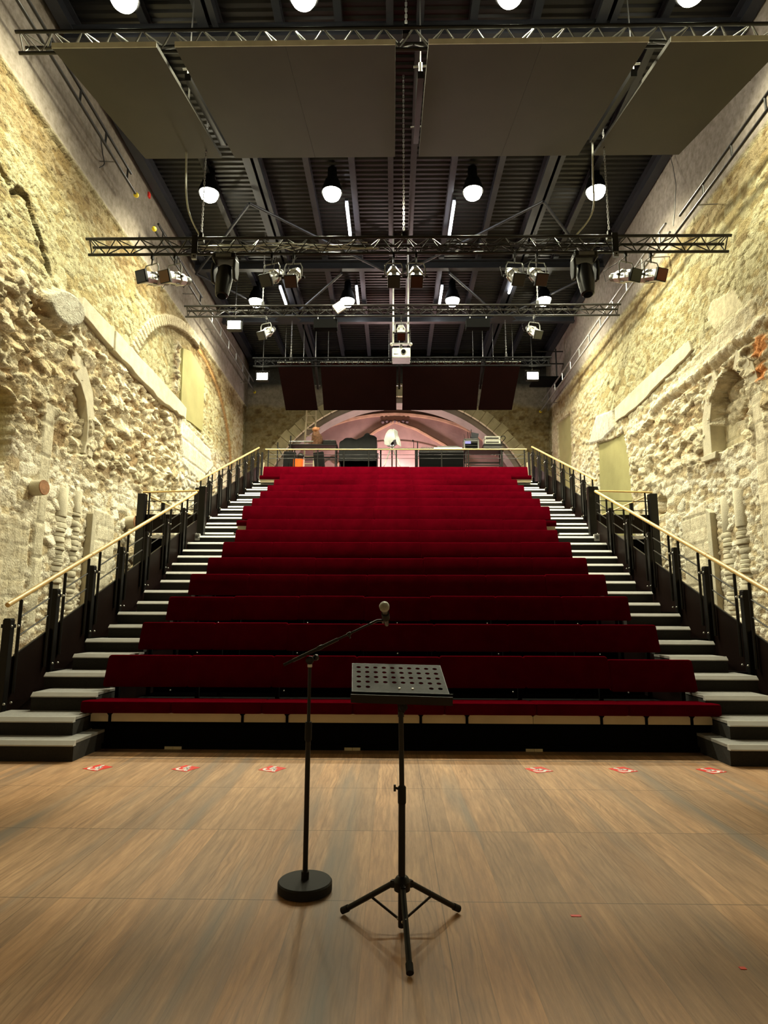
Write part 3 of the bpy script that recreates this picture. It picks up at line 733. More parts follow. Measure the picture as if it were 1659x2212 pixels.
tube_light(3.42, 16.6, 17.4, 10.9, 'short white tube light far right, seen beneath the right pair of spotlights')
t = thing('added_alcove_fill', 'added warm fill light, out of sight in the vaulted bay behind the arch', 'lamp', (0, 23.9, 6.0))  # fill light added out of sight to brighten the pink bay
MB().sphere((0, 23.9, 6.0), .05, 10, 8).build('fill_globe', M_LAMP, t, True)
pl = bpy.data.lights.new('alcove_fill_source', 'POINT'); pl.energy = 620; pl.color = (1.0, .80, .74); pl.shadow_soft_size = .3
po = bpy.data.objects.new('alcove_fill_source', pl); C.objects.link(po); po.parent = t; po.location = (0, 0, .05)

# ================================================================== SEATING
ROWZ = [.865, 1.208, 1.56, 1.918, 2.25, 2.61, 2.955, 3.30, 3.725, 4.07, 4.415, 4.765, 5.108, 5.445, 5.90]
ROWY = [6.855 + .86 * k for k in range(15)]
WID = lambda k: 3.136 if k < 8 else (3.438 if k < 14 else 4.12)
ORD = ['front', 'second', 'third', 'fourth', 'fifth', 'sixth', 'seventh', 'eighth', 'ninth', 'tenth', 'eleventh', 'twelfth', 'thirteenth', 'fourteenth', 'topmost']
def rounded(b, x0, x1, quad, r=.02):
    """cushion: quad = four (y, z) corners of the cross-section, softened, run from x0 to x1 with domed ends"""
    c = Vector((sum(q[0] for q in quad) / 4, sum(q[1] for q in quad) / 4)); n = 4; prof = []
    for i in range(n):
        p, a, d = Vector(quad[i]), Vector(quad[i - 1]), Vector(quad[(i + 1) % n])
        u = (a - p).normalized() * r; v = (d - p).normalized() * r
        for t in (0, .5, 1): prof.append((p + u * (1 - t) ** 2 + v * t ** 2))
    m = len(prof); vs = []; xs = [(x0, .82), (x0 + r * .4, .95), (x0 + r, 1), (x1 - r, 1), (x1 - r * .4, .95), (x1, .82)]
    for x, s in xs:
        for p in prof:
            q = p if s == 1 else p + (c - p).normalized() * r * (1 - s) * 3
            vs.append((x, q.x, q.y))
    fs = [(i * m + k, i * m + (k + 1) % m, (i + 1) * m + (k + 1) % m, (i + 1) * m + k) for i in range(len(xs) - 1) for k in range(m)]
    fs += [tuple(range(m - 1, -1, -1)), tuple((len(xs) - 1) * m + k for k in range(m))]
    return b.add(vs, fs)
rnd = random.Random(21)
BRX = [-2.857, -1.54, -1.099, .218, .671, 1.985, 2.421, 2.861]
for k in range(15):
    zt, yt, w_ = ROWZ[k], ROWY[k], WID(k)
    lab = '%s crimson velvet bench of the raked seating' % ('topmost' if k == 14 else ORD[k]) + \
          ('' if k == 14 else (', lowest at the stage' if k == 0 else ' counted up from the stage')) + (', stretching the whole width' if k == 14 else '')
    t = thing('bench', lab, 'bench', (0, yt - .3, zt - .9), 'red benches rising in tiers')
    nm = 7 if k < 14 else 9
    off = 0
    for i in range(nm):
        x0 = -w_ + 2 * w_ * i / nm; x1 = -w_ + 2 * w_ * (i + 1) / nm
        if k == 0: off = [.004, .004, .004, -.002, .008, .010, -.022][i]
        elif rnd.random() < .5: off = rnd.uniform(-.012, .008)
        b = MB()
        rounded(b, x0 + .001, x1 - .001, [(yt - .105, zt - .325 + off), (yt, zt + off), (yt + .055, zt + off), (yt - .03, zt - .325 + off)], .022)
        b.build('backrest', M_RED, t, True)
    for i in range(nm):
        x0 = -w_ + 2 * w_ * i / nm; x1 = -w_ + 2 * w_ * (i + 1) / nm
        zs = zt - .405; b = MB()
        rounded(b, x0 + .001, x1 - .001, [(yt - .56, zs - .118), (yt - .56, zs), (yt - .14, zs - .02), (yt - .14, zs - .118)], .03)
        b.build('seat_cushion', M_RED, t, True)
    ns = nm + 1 if k < 3 else 3
    for i in range(ns):
        x = -w_ + .12 + (2 * w_ - .24) * i / (ns - 1)
        MB().box(x - .02, x + .02, yt - .02, yt + .02, zt - .86, zt - .30).box(x - .02, x + .02, yt - .46, yt, zt - .56, zt - .53).build('support', M_BLACKM, t)
    b = MB(); rr = random.Random(k)
    for i in range(5):
        x = -w_ + .7 + i * (2 * w_ - 1.4) / 4; b.sphere((x, yt - .03, zt - .36), .008, 8, 6)
    b.build('bolt_heads', M_CHROME, t)
    zs = zt - .405
    if k == 0:
        for x0, x1 in zip([-3.05] + [x + .014 for x in BRX], [x - .014 for x in BRX] + [3.06]):
            y0 = yt - .50
            for a, c in ([(x0, 1.316), (1.320, x1)] if x0 < 1.316 < x1 else [(x0, x1)]):
                b = MB(); b.prism([(a, .258), (c, .258), (c, .325), (c - .02, .340), (a + .02, .340), (a, .325)], lambda p, q, d: (p, y0 + d, q), 0, .018)
                b.build('front_panel', M_PLY, t)
        for x in BRX:
            MB().prism([(x - .028, .340), (x - .010, .318), (x - .010, .2), (x + .010, .2), (x + .010, .318), (x + .028, .340)], lambda p, q, d: (p, yt - .515 + d, q), 0, .02).build('seat_bracket', M_BLACKM, t)
    else:
        MB().box(-w_ + .02, w_ - .02, yt - .50, yt - .48, zs - .215, zs - .118).build('front_panel', M_PLY, t)
# the stepped platform that carries the benches
plat = thing('seating_platform', 'black stepped platform under the red benches with dark skirt', 'platform', (0, 6.4, 0))
for k in range(15):
    zt, yt, w_ = ROWZ[k], ROWY[k], WID(k) - .06
    fz = zt - .87 if k else .05
    fz = max(.05, fz)
    y1 = yt + .34 if k < 14 else 22.9
    ww = w_ if k < 13 else 4.05
    MB().box(-ww, ww, yt - .50, y1, fz - .06, fz).build('deck', M_BLACKM, plat)
    nz = ROWZ[k + 1] - .87 if k < 14 else fz
    MB().box(-ww, ww, y1 - .02, y1, max(0, fz - .4), nz).build('riser', M_BLACKM, plat)
MB().box(-3.05, 3.06, 6.40, 6.42, .0, .262).build('skirt', M_BLACKM, plat)
MB().box(-4.6, 4.65, 19.25, 22.88, 5.44, 5.50).build('upper_deck', M_BLACKM, plat)
for x in (-3.05, 3.04): MB().box(x, x + .02, 6.42, 7.2, 0, .26).build('end_panel', M_BLACKM, plat)
for x0, x1 in ((-2.293, -2.127), (-.529, -.374), (1.237, 1.399), (2.95, 3.06)):
    MB().box(x0, (x0 + x1) / 2 - .002, 6.345, 6.385, 0, .026).box((x0 + x1) / 2 + .002, x1, 6.345, 6.385, 0, .026).box(x0 + .02, x1 - .02, 6.385, 6.399, .0, .05).build('foot_pad', M_CREAM, plat)

# ================================================================== STAIRS
SZ = [.177, .338, .514, .671, .846, 1.003, 1.171, 1.34, 1.495, 1.672, 1.851, 2.014, 2.197, 2.367, 2.523, 2.714, 2.897, 3.021, 3.211, 3.357, 3.553, 3.70, 3.898, 4.044, 4.244, 4.387, 4.599, 4.737, 4.933, 5.078, 5.284, 5.46]
SY = [5.62 + .43 * k for k in range(32)]; SY[0] = 5.79
def stairs(sx, lab):
    t = thing('staircase', lab, 'stairs', (sx * 3.5, 5.8, 0), 'grey stairs either side of the benches')
    for k in range(32):
        z, y = SZ[k], SY[k]; yn = (SY[k + 1] if k < 31 else y + .43); zp = SZ[k - 1] if k else 0
        if k == 0: xo, xi = 4.3, 2.92
        elif k < 3: xo, xi = (3.95 if k == 1 else 3.74), 3.07
        elif k < 17: xo, xi = (3.86 if k % 2 else 3.78), 3.13
        elif k < 32: xo, xi = (4.27 if k % 2 else 4.33), 3.43
        if 12 <= k < 17: xo = min(4.11, 3.86 + .06 * (k - 11))
        if k == 1: xi = 3.07
        X = lambda a, c: (min(sx * a, sx * c), max(sx * a, sx * c))
        x0, x1 = X(xo, xi)
        dep = yn - y + (.35 if k == 0 else .04)
        MB().box(x0, x1, y + .045, y + dep, z - .025, z).build('tread', M_TREAD, t)
        MB().prism([(y - .004, z - .044), (y + .046, z - .044), (y + .046, z + .002), (y + .034, z + .002), (y - .002, z - .034)], lambda p, q, d: (d, p, q), x0, x1).build('nosing', M_NOSE, t)
        MB().box(x0 + .002, x1 - .002, y + .012, y + dep - .002, zp if k else 0, z - .035 if k else z - .026).build('riser', M_RISER, t)
    return t
stairs(-1, 'grey carpeted stairs climbing left of the red benches with pale nosings')
stairs(1, 'grey carpeted stairs climbing right of the red benches with pale nosings')
for sx in (-1, 1):
    t = thing('signal_box', 'small pale grey box on a step beside the %s landing post' % ('left' if sx < 0 else 'right'), 'box', (sx * 4.0, 12.9, 2.897))
    MB().box(sx * 4.06 - .06, sx * 4.06 + .06, 12.5, 12.56, 2.80, 2.94).build('casing', M_NOSE, t, bevel=.008)
    MB().box(sx * 4.06 - .03, sx * 4.06 + .03, 12.492, 12.5, 2.84, 2.90).build('face_plate', M_GREY, t)

# ================================================================== RAILINGS
SL = .412
def rail_z(y): return 1.408 + (y - 6.557) * .4028
def railing(sx, y0, n, X, yend, zoff, lab):
    t = thing('stair_railing', lab, 'railing', (sx * X, y0, 0), 'stair railings with oak handrails')
    x = sx * X
    hz = lambda y: rail_z(y) + zoff
    # handrail in jointed lengths
    ys = [y0 - .06 + i * 1.72 for i in range(20)]; ys = [v for v in ys if v < yend - .4] + [yend]
    for a, c in zip(ys, ys[1:]):
        MB().tube((x, a + .004, hz(a + .004)), (x, c - .004, hz(c - .004)), .027, n=12).build('handrail', M_OAK, t, True)
    for i in range(n):
        y = y0 + .86 * i; zt = hz(y) - .17; zb = zt - .98
        if y > yend: break
        MB().box(x - .042, x + .042, y - .042, y + .042, zb, zt).build('post', M_BLACK, t, bevel=.008); po_ = bpy.context.scene.collection.objects[-1]
        MB().box(x - .05, x + .05, y - .05, y + .05, zt - .09, zt - .05).box(x - .034, x + .034, y - .034, y + .034, zt, zt + .01).build('post_collar', M_BLACK, po_)
        for dy in (-.15, .15):
            if y + dy > yend or (i == 0 and dy < 0): continue
            yy = y + dy; xx = x + sx * -.02
            MB().tube((xx, yy, hz(yy) - .98 - .02), (xx, yy, hz(yy) - .02), .019, n=8).build('baluster', M_BLACK, t, True)
        b = MB()
        for zz in (zt - .07, zb + .12): b.sphere((x - sx * .05, y - .03, zz), .014, 8, 6).sphere((x - sx * .05, y + .09, zz), .014, 8, 6)
        b.build('bolt_heads', M_CHROME, po_, True)
        MB().bar((x, y + .02, zb + .03), (x - sx * .26, y + .04, zb + .04), .03, .03).build('foot_bracket', M_BLACK, t)
        ya, yb_ = y + .15, min(y + .86 - .15, yend)
        if i < n - 1 and yb_ - ya > .1:
            for dz in (.21, .41):
                MB().tube((x - sx * .02, ya, hz(ya) - dz), (x - sx * .02, yb_, hz(yb_) - dz), .009, n=6).build('infill_bar', M_TRUSS, t, True)
            MB().prism([(ya - .14, hz(ya - .14) - 1.25), (yb_ + .14, hz(yb_ + .14) - 1.25), (yb_ + .14, hz(yb_ + .14) - .61), (ya - .14, hz(ya - .14) - .61)], lambda a, c, d: (x + sx * .01 + d, a, c), 0, .012).build('kick_panel', M_BROWNP, t)
            MB().bar((x, ya, hz(ya) - .605), (x, yb_, hz(yb_) - .605), .02, .012).build('panel_trim', M_TRUSS, t)
    return t
railing(-1, 6.58, 8, 4.1, 12.46, 0, 'black railing with oak handrail along the lower left stairs')
railing(1, 6.60, 8, 4.1, 12.58, .0, 'black railing with oak handrail along the lower right stairs')
railing(-1, 13.75, 8, 4.5, 19.85, .005, 'black railing with oak handrail along the upper left stairs')
railing(1, 13.75, 8, 4.5, 19.85, .03, 'black railing with oak handrail along the upper right stairs')
# side panels carrying the stairs outside
for sx in (-1, 1):
    nm_ = 'left' if sx < 0 else 'right'
    t = thing('stair_side_panel', 'dark sheet enclosing the outer side of the %s stairs' % nm_, 'panel', (sx * 4.15, 7, 0))
    MB().prism([(6.6, 0), (12.6, 0), (12.6, rail_z(12.6) - 1.2), (6.6, rail_z(6.6) - 1.2)], lambda a, c, d: (sx * (4.13 + d), a, c), 0, .03).build('lower_sheet', M_BROWNP, t)
    MB().prism([(13.6, 0), (19.8, 0), (19.8, rail_z(19.8) - 1.2), (13.6, rail_z(13.6) - 1.2)], lambda a, c, d: (sx * (4.53 + d), a, c), 0, .03).build('upper_sheet', M_BROWNP, t)
# landings half-way up with their own rails
for sx in (-1, 1):
    nm_ = 'left' if sx < 0 else 'right'
    t = thing('landing_railing', 'railing of the side landing beside the %s stone wall' % nm_, 'railing', (sx * 4.8, 13.0, 2.0), 'side landing railings')
    xo = sx * 5.43
    MB().box(xo - .08, xo + .08, 12.92, 13.08, 1.8, 3.86).build('corner_post', M_BLACK, t, bevel=.01)
    MB().box(sx * 4.08 - .07, sx * 4.08 + .07, 12.75, 12.89, 2.0, 3.98).build('inner_post', M_BLACK, t, bevel=.01)
    MB().tube((xo, 13.0, 3.895), (sx * 4.15, 13.0, 3.93), .02, n=10).build('handrail', M_OAK, t, True)
    MB().tube((sx * 5.33, 13.1, 3.82), (sx * 4.45, 13.3, 3.45), .018, n=10).build('handrail', M_OAK, t, True)
    for dz in (3.70, 3.50):
        MB().tube((xo, 13.0, dz), (sx * 4.15, 13.0, dz + .02), .009, n=6).build('infill_bar', M_BLACK, t)
    for dx, z0 in ((5.28, 3.3), (4.98, 3.3), (4.3, 3.0)):
        MB().tube((sx * dx, 13.0, z0), (sx * dx, 13.0, 3.88 if dx != 4.98 else 3.66), .02 if dx != 4.98 else .045, n=8).build('baluster', M_BLACK, t, True)
    MB().box(min(xo, sx * 4.2), max(xo, sx * 4.2), 13.02, 13.05, 3.02, 3.42).build('kick_panel', M_BROWNP, t)
    t = thing('side_landing', 'dark landing deck between the %s stairs and stone wall with a pale edge' % nm_, 'landing', (sx * 4.8, 13.0, 2.9), 'side landings')
    MB().box(min(sx * 5.5, sx * 4.17), max(sx * 5.5, sx * 4.17), 12.98, 14.4, 2.90, 2.97).build('deck', M_NOSE, t)
    MB().box(min(sx * 5.45, sx * 4.2), max(sx * 5.45, sx * 4.2), 13.05, 13.08, 2.0, 2.90).build('skirt', M_BLACKM, t)
# rail across the top
t = thing('balcony_railing', 'oak-topped railing across the top of the seating', 'railing', (0, 19.6, 5.5))
for a, c in ((-4.2, -2.5), (-2.49, -.7), (-.69, .9), (.91, 2.5), (2.51, 4.24)):
    MB().tube((a, 19.45, 6.60), (c, 19.45, 6.60), .026, n=12).build('handrail', M_OAK, t, True)
for x in (-4.1, -3.25, -2.5, -1.65, -.85, .04, .72, 1.5, 2.36, 3.42, 4.16):
    MB().tube((x, 19.45, 5.5), (x, 19.45, 6.58), .021, n=8).build('baluster', M_BLACK, t, True)
for zz in (6.30, 6.42):
    MB().tube((-4.15, 19.45, zz), (4.2, 19.45, zz), .008, n=6).build('infill_bar', M_BLACK, t)
for sx in (-1, 1):
    MB().bar((sx * 4.2, 19.2, 5.6), (sx * 4.18, 19.2, 6.1), .03, .05, (0, 1, 0)).build('end_stile', M_PLY, t)
    MB().box(sx * 4.3 - .03, sx * 4.3 + .03, 19.42, 19.48, 5.5, 6.5).build('end_post', M_BLACK, t)

# ================================================================== TRUSSES
def truss(x0, x1, y, zt, lab, name='lighting_truss', s=.25, pitch=.42, mbr=M_TRUSS, mch=M_TRUSS):
    t = thing(name, lab, 'truss', ((x0 + x1) / 2, y, zt), 'black triangular trusses')
    hh = s * .866; zb = zt - hh; ym = y + s / 2
    for (yy, zz) in ((y, zt), (y + s, zt), (ym, zb)):
        MB().tube((x0, yy, zz), (x1, yy, zz), .025, n=12).build('chord', mch, t, True)
    def zig(p, q, nm):
        n = max(2, round((x1 - x0 - .2) / pitch)); b = MB(); st = (x1 - x0 - .2) / n
        for i in range(n):
            xa, xm, xb = x0 + .1 + i * st, x0 + .1 + (i + .5) * st, x0 + .1 + (i + 1) * st
            b.tube((xa, *p), (xm, *q), .0095, n=6).tube((xm, *q), (xb, *p), .0095, n=6)
        for xx in (x0 + .06, x1 - .06): b.tube((xx, *p), (xx, *q), .011, n=6)
        b.build('lacing', mbr, t)
    zig((y, zt), (ym, zb), 'a'); zig((y + s, zt), (ym, zb), 'b'); zig((y, zt), (y + s, zt), 'c')
    return t
T1 = truss(-5.36, 5.40, 7.40, 9.36, 'black triangular truss nearest the viewer, above the big hanging boards', mbr=M_TRUSSB)
T2 = truss(-5.30, 5.62, 9.60, 7.62, 'black triangular truss carrying the long line of spotlights')
T3 = truss(-5.22, 5.50, 14.2, 8.82, 'black triangular truss behind the spotlight line, carrying three small spots')
T4 = truss(-4.5, 4.9, 18.45, 9.30, 'faint dark truss above the maroon back panels', mbr=M_TRUSSD, mch=M_TRUSSD)
def hoist(x, y, z0, z1, lab, cable=None):
    t = thing('hoist_chain', lab, 'chain', (x, y, z0), 'chains holding the trusses')
    b = MB(); n = int((z1 - z0) / .05)
    for i in range(n):
        z = z0 + i * .05
        if i % 2: b.path([(x - .012, y, z), (x - .012, y, z + .062), (x + .012, y, z + .062), (x + .012, y, z), (x - .012, y, z)], .005, 5)
        else: b.path([(x, y - .012, z), (x, y - .012, z + .062), (x, y + .012, z + .062), (x, y + .012, z), (x, y - .012, z)], .005, 5)
    b.build('links', M_STEEL, t)
    MB().box(x - .05, x + .05, y - .04, y + .04, z0 - .05, z0 + .02).box(x - .03, x + .03, y - .03, y + .03, z0 + .02, z0 + .12).build('hook_block', M_BLACK, t)
hoist(-3.36, 9.70, 7.66, 10.9, 'chain down to the left part of the spotlight truss')
hoist(3.62, 9.70, 7.66, 10.9, 'chain down to the right part of the spotlight truss')
hoist(.12, 9.70, 7.66, 10.9, 'chain down to the middle of the spotlight truss')
hoist(-3.30, 14.3, 8.86, 10.9, 'chain down to the left part of the farther truss')
hoist(3.50, 14.3, 8.86, 10.9, 'chain down to the right part of the farther truss')
hoist(-3.30, 18.55, 9.34, 10.9, 'chain down to the left part of the faint back truss')
hoist(3.50, 18.55, 9.34, 10.9, 'chain down to the right part of the faint back truss')
hoist(.12, 7.52, 9.40, 10.9, 'chain down to the middle of the nearest truss')
def cable(name, pts, r, m, lab, cat='cable', group=None, sm=8):
    P = [Vector(p) for p in pts]; out = []
    for i in range(len(P) - 1):
        p0, p1, p2, p3 = P[max(i - 1, 0)], P[i], P[i + 1], P[min(i + 2, len(P) - 1)]
        for k in range(sm):
            t = k / sm
            out.append(.5 * ((2 * p1) + (p2 - p0) * t + (2 * p0 - 5 * p1 + 4 * p2 - p3) * t * t + (3 * p1 - p0 - 3 * p2 + p3) * t ** 3))
    out.append(P[-1])
    return tag(MB().path(out, r, 6).build(name, m, None, True, origin=tuple(P[0])), lab, cat, group)
cable('drop_cable', [(-3.75, 9.75, 10.9), (-3.72, 9.75, 9.2), (-3.64, 9.75, 8.3), (-3.38, 9.7, 7.72)], .016, M_CABLEW, 'pale cable drooping to the left part of the spotlight truss')
cable('drop_cable', [(3.50, 9.75, 10.9), (3.42, 9.75, 9.0), (3.38, 9.75, 8.2), (3.05, 9.72, 7.70)], .016, M_CABLEW, 'pale cable drooping to the right part of the spotlight truss')
for sx, lab in ((-1, 'left'), (1, 'right')):
    rr = random.Random(5 + sx); b = MB()
    for k in range(5):
        pts = []; x = .3 + k * .05
        while x < 3.4:
            pts.append((sx * x, 9.72 + rr.uniform(-.06, .06), 7.52 + rr.uniform(-.07, .08))); x += rr.uniform(.22, .4)
        b.path(pts, .009, 5)
    tag(b.build('cable_loom', M_CABLEW if sx < 0 else M_CABLE, None, True, origin=(sx * 1.8, 9.72, 7.5)), 'tangle of cables lying inside the %s half of the spotlight truss' % lab, 'cables')

# ================================================================== PROFILE SPOTS
def profile_spot(fwd, gel, size=1.0, scale=1.0):
    """hangs from the origin by a clamp; fwd = aim"""
    t = thing('profile_spotlight', '', 'spotlight')
    s = scale; f = Vector(fwd).normalized(); c = Vector((0, 0, -.335 * s))
    side = f.cross(Vector((0, 0, 1))).normalized(); upv = side.cross(f)
    MB().obox((0, 0, 0), (.018, 0, 0), (0, .03, 0), (0, 0, .045)).tube((0, 0, -.04), (0, 0, -.13 * s), .012).build('clamp', M_BLACK, t)
    wy = .128 * s
    h = Vector((side.x, side.y, 0)).normalized()
    top = Vector((0, 0, -.12 * s))
    MB().path([c + h * wy, c + h * wy + Vector((0, 0, .16 * s)), top + h * wy * .8, top + h * -wy * .8, c - h * wy + Vector((0, 0, .16 * s)), c - h * wy], .0095 * s, 6).build('yoke', M_GREY, t)
    MB().tube(c + h * wy, c + h * (wy + .05), .018 * s).tube(c - h * wy, c - h * (wy + .05), .018 * s).build('knob', M_BLACK, t)
    fp = lambda q: c + f * q * s
    MB().lathe([(.060 * s, 0), (.086 * s, .03 * s), (.088 * s, .12 * s), (.104 * s, .14 * s), (.104 * s, .17 * s), (.086 * s, .18 * s), (.088 * s, .33 * s), (.094 * s, .40 * s)], fp(-.24), f, 8, .0).build('barrel', M_CHROME, t)
    b = MB()
    for k in range(6):
        an = 2 * PI * k / 6; d = side * math.cos(an) + upv * math.sin(an)
        b.obox(fp(-.02) + d * .091 * s, side * .006 * s, f * .035 * s, upv * .006 * s)
    b.build('shutter_tabs', M_BLACK, t)
    MB().lathe([(.040 * s, 0), (.060 * s, .02 * s), (.064 * s, .10 * s), (.055 * s, .12 * s)], fp(-.36), f, 12).build('lamp_cap', M_GREY, t, True)
    MB().lathe([(.112 * s, 0), (.126 * s, .02 * s), (.126 * s, .055 * s), (.118 * s, .06 * s)], fp(.15), f, 4).build('gel_frame', M_BLACK, t, bevel=.02)
    MB().lathe([(.110 * s, 0), (.110 * s, .006 * s)], fp(.208), f, 4).build('colour_gel', GEL[gel], t)
    p0 = fp(-.36)
    MB().path([p0, p0 + h * .12 + Vector((0, 0, -.10)), p0 + h * .16 + Vector((0, 0, .08)), Vector((.06, .02, 0))], .006, 6).build('lead', M_CABLE, t, True)
    return t
BZ = 7.62 - .25 * .866 - .05
for x, y, f, g, lab in (
    (-4.19, 9.72, (-.34, -.86, -.34), 'blue', 'silver spotlight with dark blue gel at the far left of the spotlight truss'),
    (-3.80, 9.72, (-.32, -.86, -.36), 'amber', 'silver spotlight with amber brown gel, second from the truss left end'),
    (-2.13, 9.72, (-.24, -.72, -.62), 'grey', 'silver spotlight with grey front, left one of the pair left of centre'),
    (-1.76, 9.72, (-.04, -.70, -.70), 'brown', 'silver spotlight with brown gel, right one of the pair left of centre'),
    (-.05, 9.72, (.02, -.66, -.75), 'grey', 'silver spotlight with dark front, left of the central pair'),
    (.33, 9.72, (.02, -.66, -.75), 'brown', 'silver spotlight with brown front, right of the central pair'),
    (2.0, 9.72, (.10, -.72, -.66), 'grey', 'silver spotlight with grey front, left one of the pair right of centre'),
    (2.38, 9.72, (.10, -.72, -.66), 'brown', 'silver spotlight with brown front, right one of the pair right of centre'),
    (3.88, 9.72, (.30, -.84, -.42), 'teal', 'silver spotlight with greenish grey gel, second from the truss right end'),
    (4.30, 9.72, (.30, -.86, -.40), 'rust', 'silver spotlight with rust red gel at the far right of the truss')):
    t = profile_spot(f, g, scale=1.18); t.location = (x, y, BZ); t['label'] = lab; t['group'] = 'silver profile spotlights'
for x, f, g, lab in ((-3.20, (-.30, -.72, -.62), 'grey', 'small silver spotlight hanging left on the farther truss'),
                     (.135, (.0, -.66, -.75), 'brown', 'small silver spotlight in the middle above the projector'),
                     (3.40, (.20, -.72, -.62), 'teal', 'small silver spotlight hanging right on the farther truss')):
    t = profile_spot(f, g, scale=1.18); t.location = (x, 14.32, 8.82 - .25 * .866 - .05); t['label'] = lab; t['group'] = 'silver profile spotlights'
def moving_head(yaw):
    t = thing('moving_head_light', '', 'spotlight')
    MB().box(-.20, .20, -.13, .13, -.16, -.04).build('base', M_BLACK, t, bevel=.03, seg=3)
    MB().box(-.13, .13, -.135, -.128, -.13, -.07).build('display_strip', M_STEEL, t)
    MB().box(-.15, -.11, -.02, .02, -.04, .04).box(.11, .15, -.02, .02, -.04, .04).build('clamp', M_STEEL, t)
    Mz = Matrix.Rotation(yaw, 4, 'Z'); f = Mz @ Vector((0, -.16, -.985)).normalized(); s = Mz @ Vector((1, 0, 0)); u = s.cross(f)
    c = Vector((0, 0, -.42))
    for sg in (-1, 1):
        b = MB(); p = [(-.07, .0), (.07, 0), (.085, -.20), (.05, -.36), (-.05, -.36), (-.085, -.2)]
        b.prism(p, lambda a, z, d: Vector((0, 0, -.16)) + (Mz @ Vector((sg * (.175 + d), a, z))), 0, .055)
        b.build('yoke_arm', M_BLACK, t, bevel=.02)
    def ell_(q, rx, ry): return [c + f * q + s * math.cos(2 * PI * k / 16) * rx + u * math.sin(2 * PI * k / 16) * ry for k in range(16)]
    rings = [ell_(-.20, .07, .06), ell_(-.17, .125, .10), ell_(0, .150, .125), ell_(.22, .135, .115), ell_(.38, .110, .10), ell_(.40, .085, .08)]
    vs = [p for r in rings for p in r]; n = 16
    fs = [(i * n + k, i * n + (k + 1) % n, (i + 1) * n + (k + 1) % n, (i + 1) * n + k) for i in range(5) for k in range(n)] + [tuple(range(15, -1, -1)), tuple(80 + k for k in range(16))]
    MB().add(vs, fs).build('head', M_BLACK, t, True)
    MB().lathe([(.075, .395), (.075, .41), (.02, .418)], c, f, 20).build('lens', M_BLACKM, t, True)
    return t
t = moving_head(R(-14)); t.location = (-2.93, 9.72, BZ + .05); t['label'] = 'black moving head light hanging from the left part of the truss'; t['group'] = 'moving head lights'
t = moving_head(R(8)); t.location = (3.18, 9.72, BZ + .05); t['label'] = 'black moving head light hanging from the right part of the truss'; t['group'] = 'moving head lights'
for x, lab in ((-3.42, 'left'), (3.66, 'right')):
    t = thing('truss_clamp', 'black clamp plate round the spotlight truss near its %s chain' % lab, 'clamp', (x, 9.6, 7.6), 'truss clamps')
    MB().box(x - .05, x + .05, 9.56, 9.575, 7.30, 7.66).build('plate', M_BLACK, t)
    MB().box(x - .04, x + .04, 9.55, 9.60, 7.22, 7.31).build('bracket', M_STEEL, t)
    MB().tube((x, 9.54, 7.265), (x, 9.56, 7.265), .014).build('bolt', M_BLACK, t)
for x, lab in ((-1.72, 'left'), (2.03, 'right')):
    t = thing('junction_box', 'grey box hung under the farther truss, %s of the projector' % lab, 'box', (x, 14.3, 8.45), 'boxes under the farther truss')
    MB().box(x - .30, x + .28, 14.25, 14.45, 8.26, 8.50).build('casing', M_BLACKM, t, bevel=.01)
    MB().tube((x - .2, 14.33, 8.5), (x - .2, 14.33, 8.62), .012).tube((x + .2, 14.33, 8.5), (x + .2, 14.33, 8.62), .012).build('hanger', M_STEEL, t)
t = thing('work_light', 'white square floodlight lying in the farther truss, left of centre', 'lamp', (-1.4, 14.15, 8.72))
MB().obox((-1.38, 14.1, 8.72), (.10, 0, .07), (0, .03, 0), (-.07, 0, .10)).build('housing', M_WHITEP, t, bevel=.01)
MB().obox((-1.38, 14.066, 8.72), (.07, 0, .05), (0, .006, 0), (-.05, 0, .07)).build('glass', M_STEEL, t)

# ---- projector on its twin poles
t = thing('projector', 'white projector hanging in the middle below the farther truss', 'projector', (.14, 14.6, 7.77))
MB().box(-.085, .365, 14.55, 14.95, 7.62, 7.88).build('casing', M_WHITEP, t, bevel=.03, seg=3)
MB().lathe([(.072, 0), (.072, .03), (.055, .035)], (.195, 14.56, 7.765), (0, -1, 0), 24).build('lens_ring', M_GREY, t, True)
MB().lathe([(.054, 0), (.054, .022), (.03, .03)], (.195, 14.54, 7.765), (0, -1, 0), 24).build('lens', M_BLACKM, t, True)
MB().box(-.05, .07, 14.545, 14.552, 7.70, 7.712).build('dark_marking', M_BLACK, t)
MB().box(-.08, .36, 14.552, 14.94, 7.612, 7.635).build('base_trim', M_GREY, t)
t = thing('projector_mount', 'pair of bare steel poles holding the projector bracket', 'bracket', (.14, 14.7, 8.0))
for x in (-.06, .32): MB().tube((x, 14.72, 8.02), (x, 14.72, 10.95), .022).build('pole', M_CHROME, t, True)
MB().box(-.12, .40, 14.68, 14.76, 8.02, 8.06).build('cross_bar', M_STEEL, t)
MB().lathe([(.03, 7.885), (.03, 8.02)], (.14, 14.72, 0), (0, 0, 1), 12).build('neck', M_BLACK, t)
for x in (-.10, .38): MB().sphere((x, 14.72, 8.04), .045, 10, 8).build('clamp', M_CHROME, t, True)

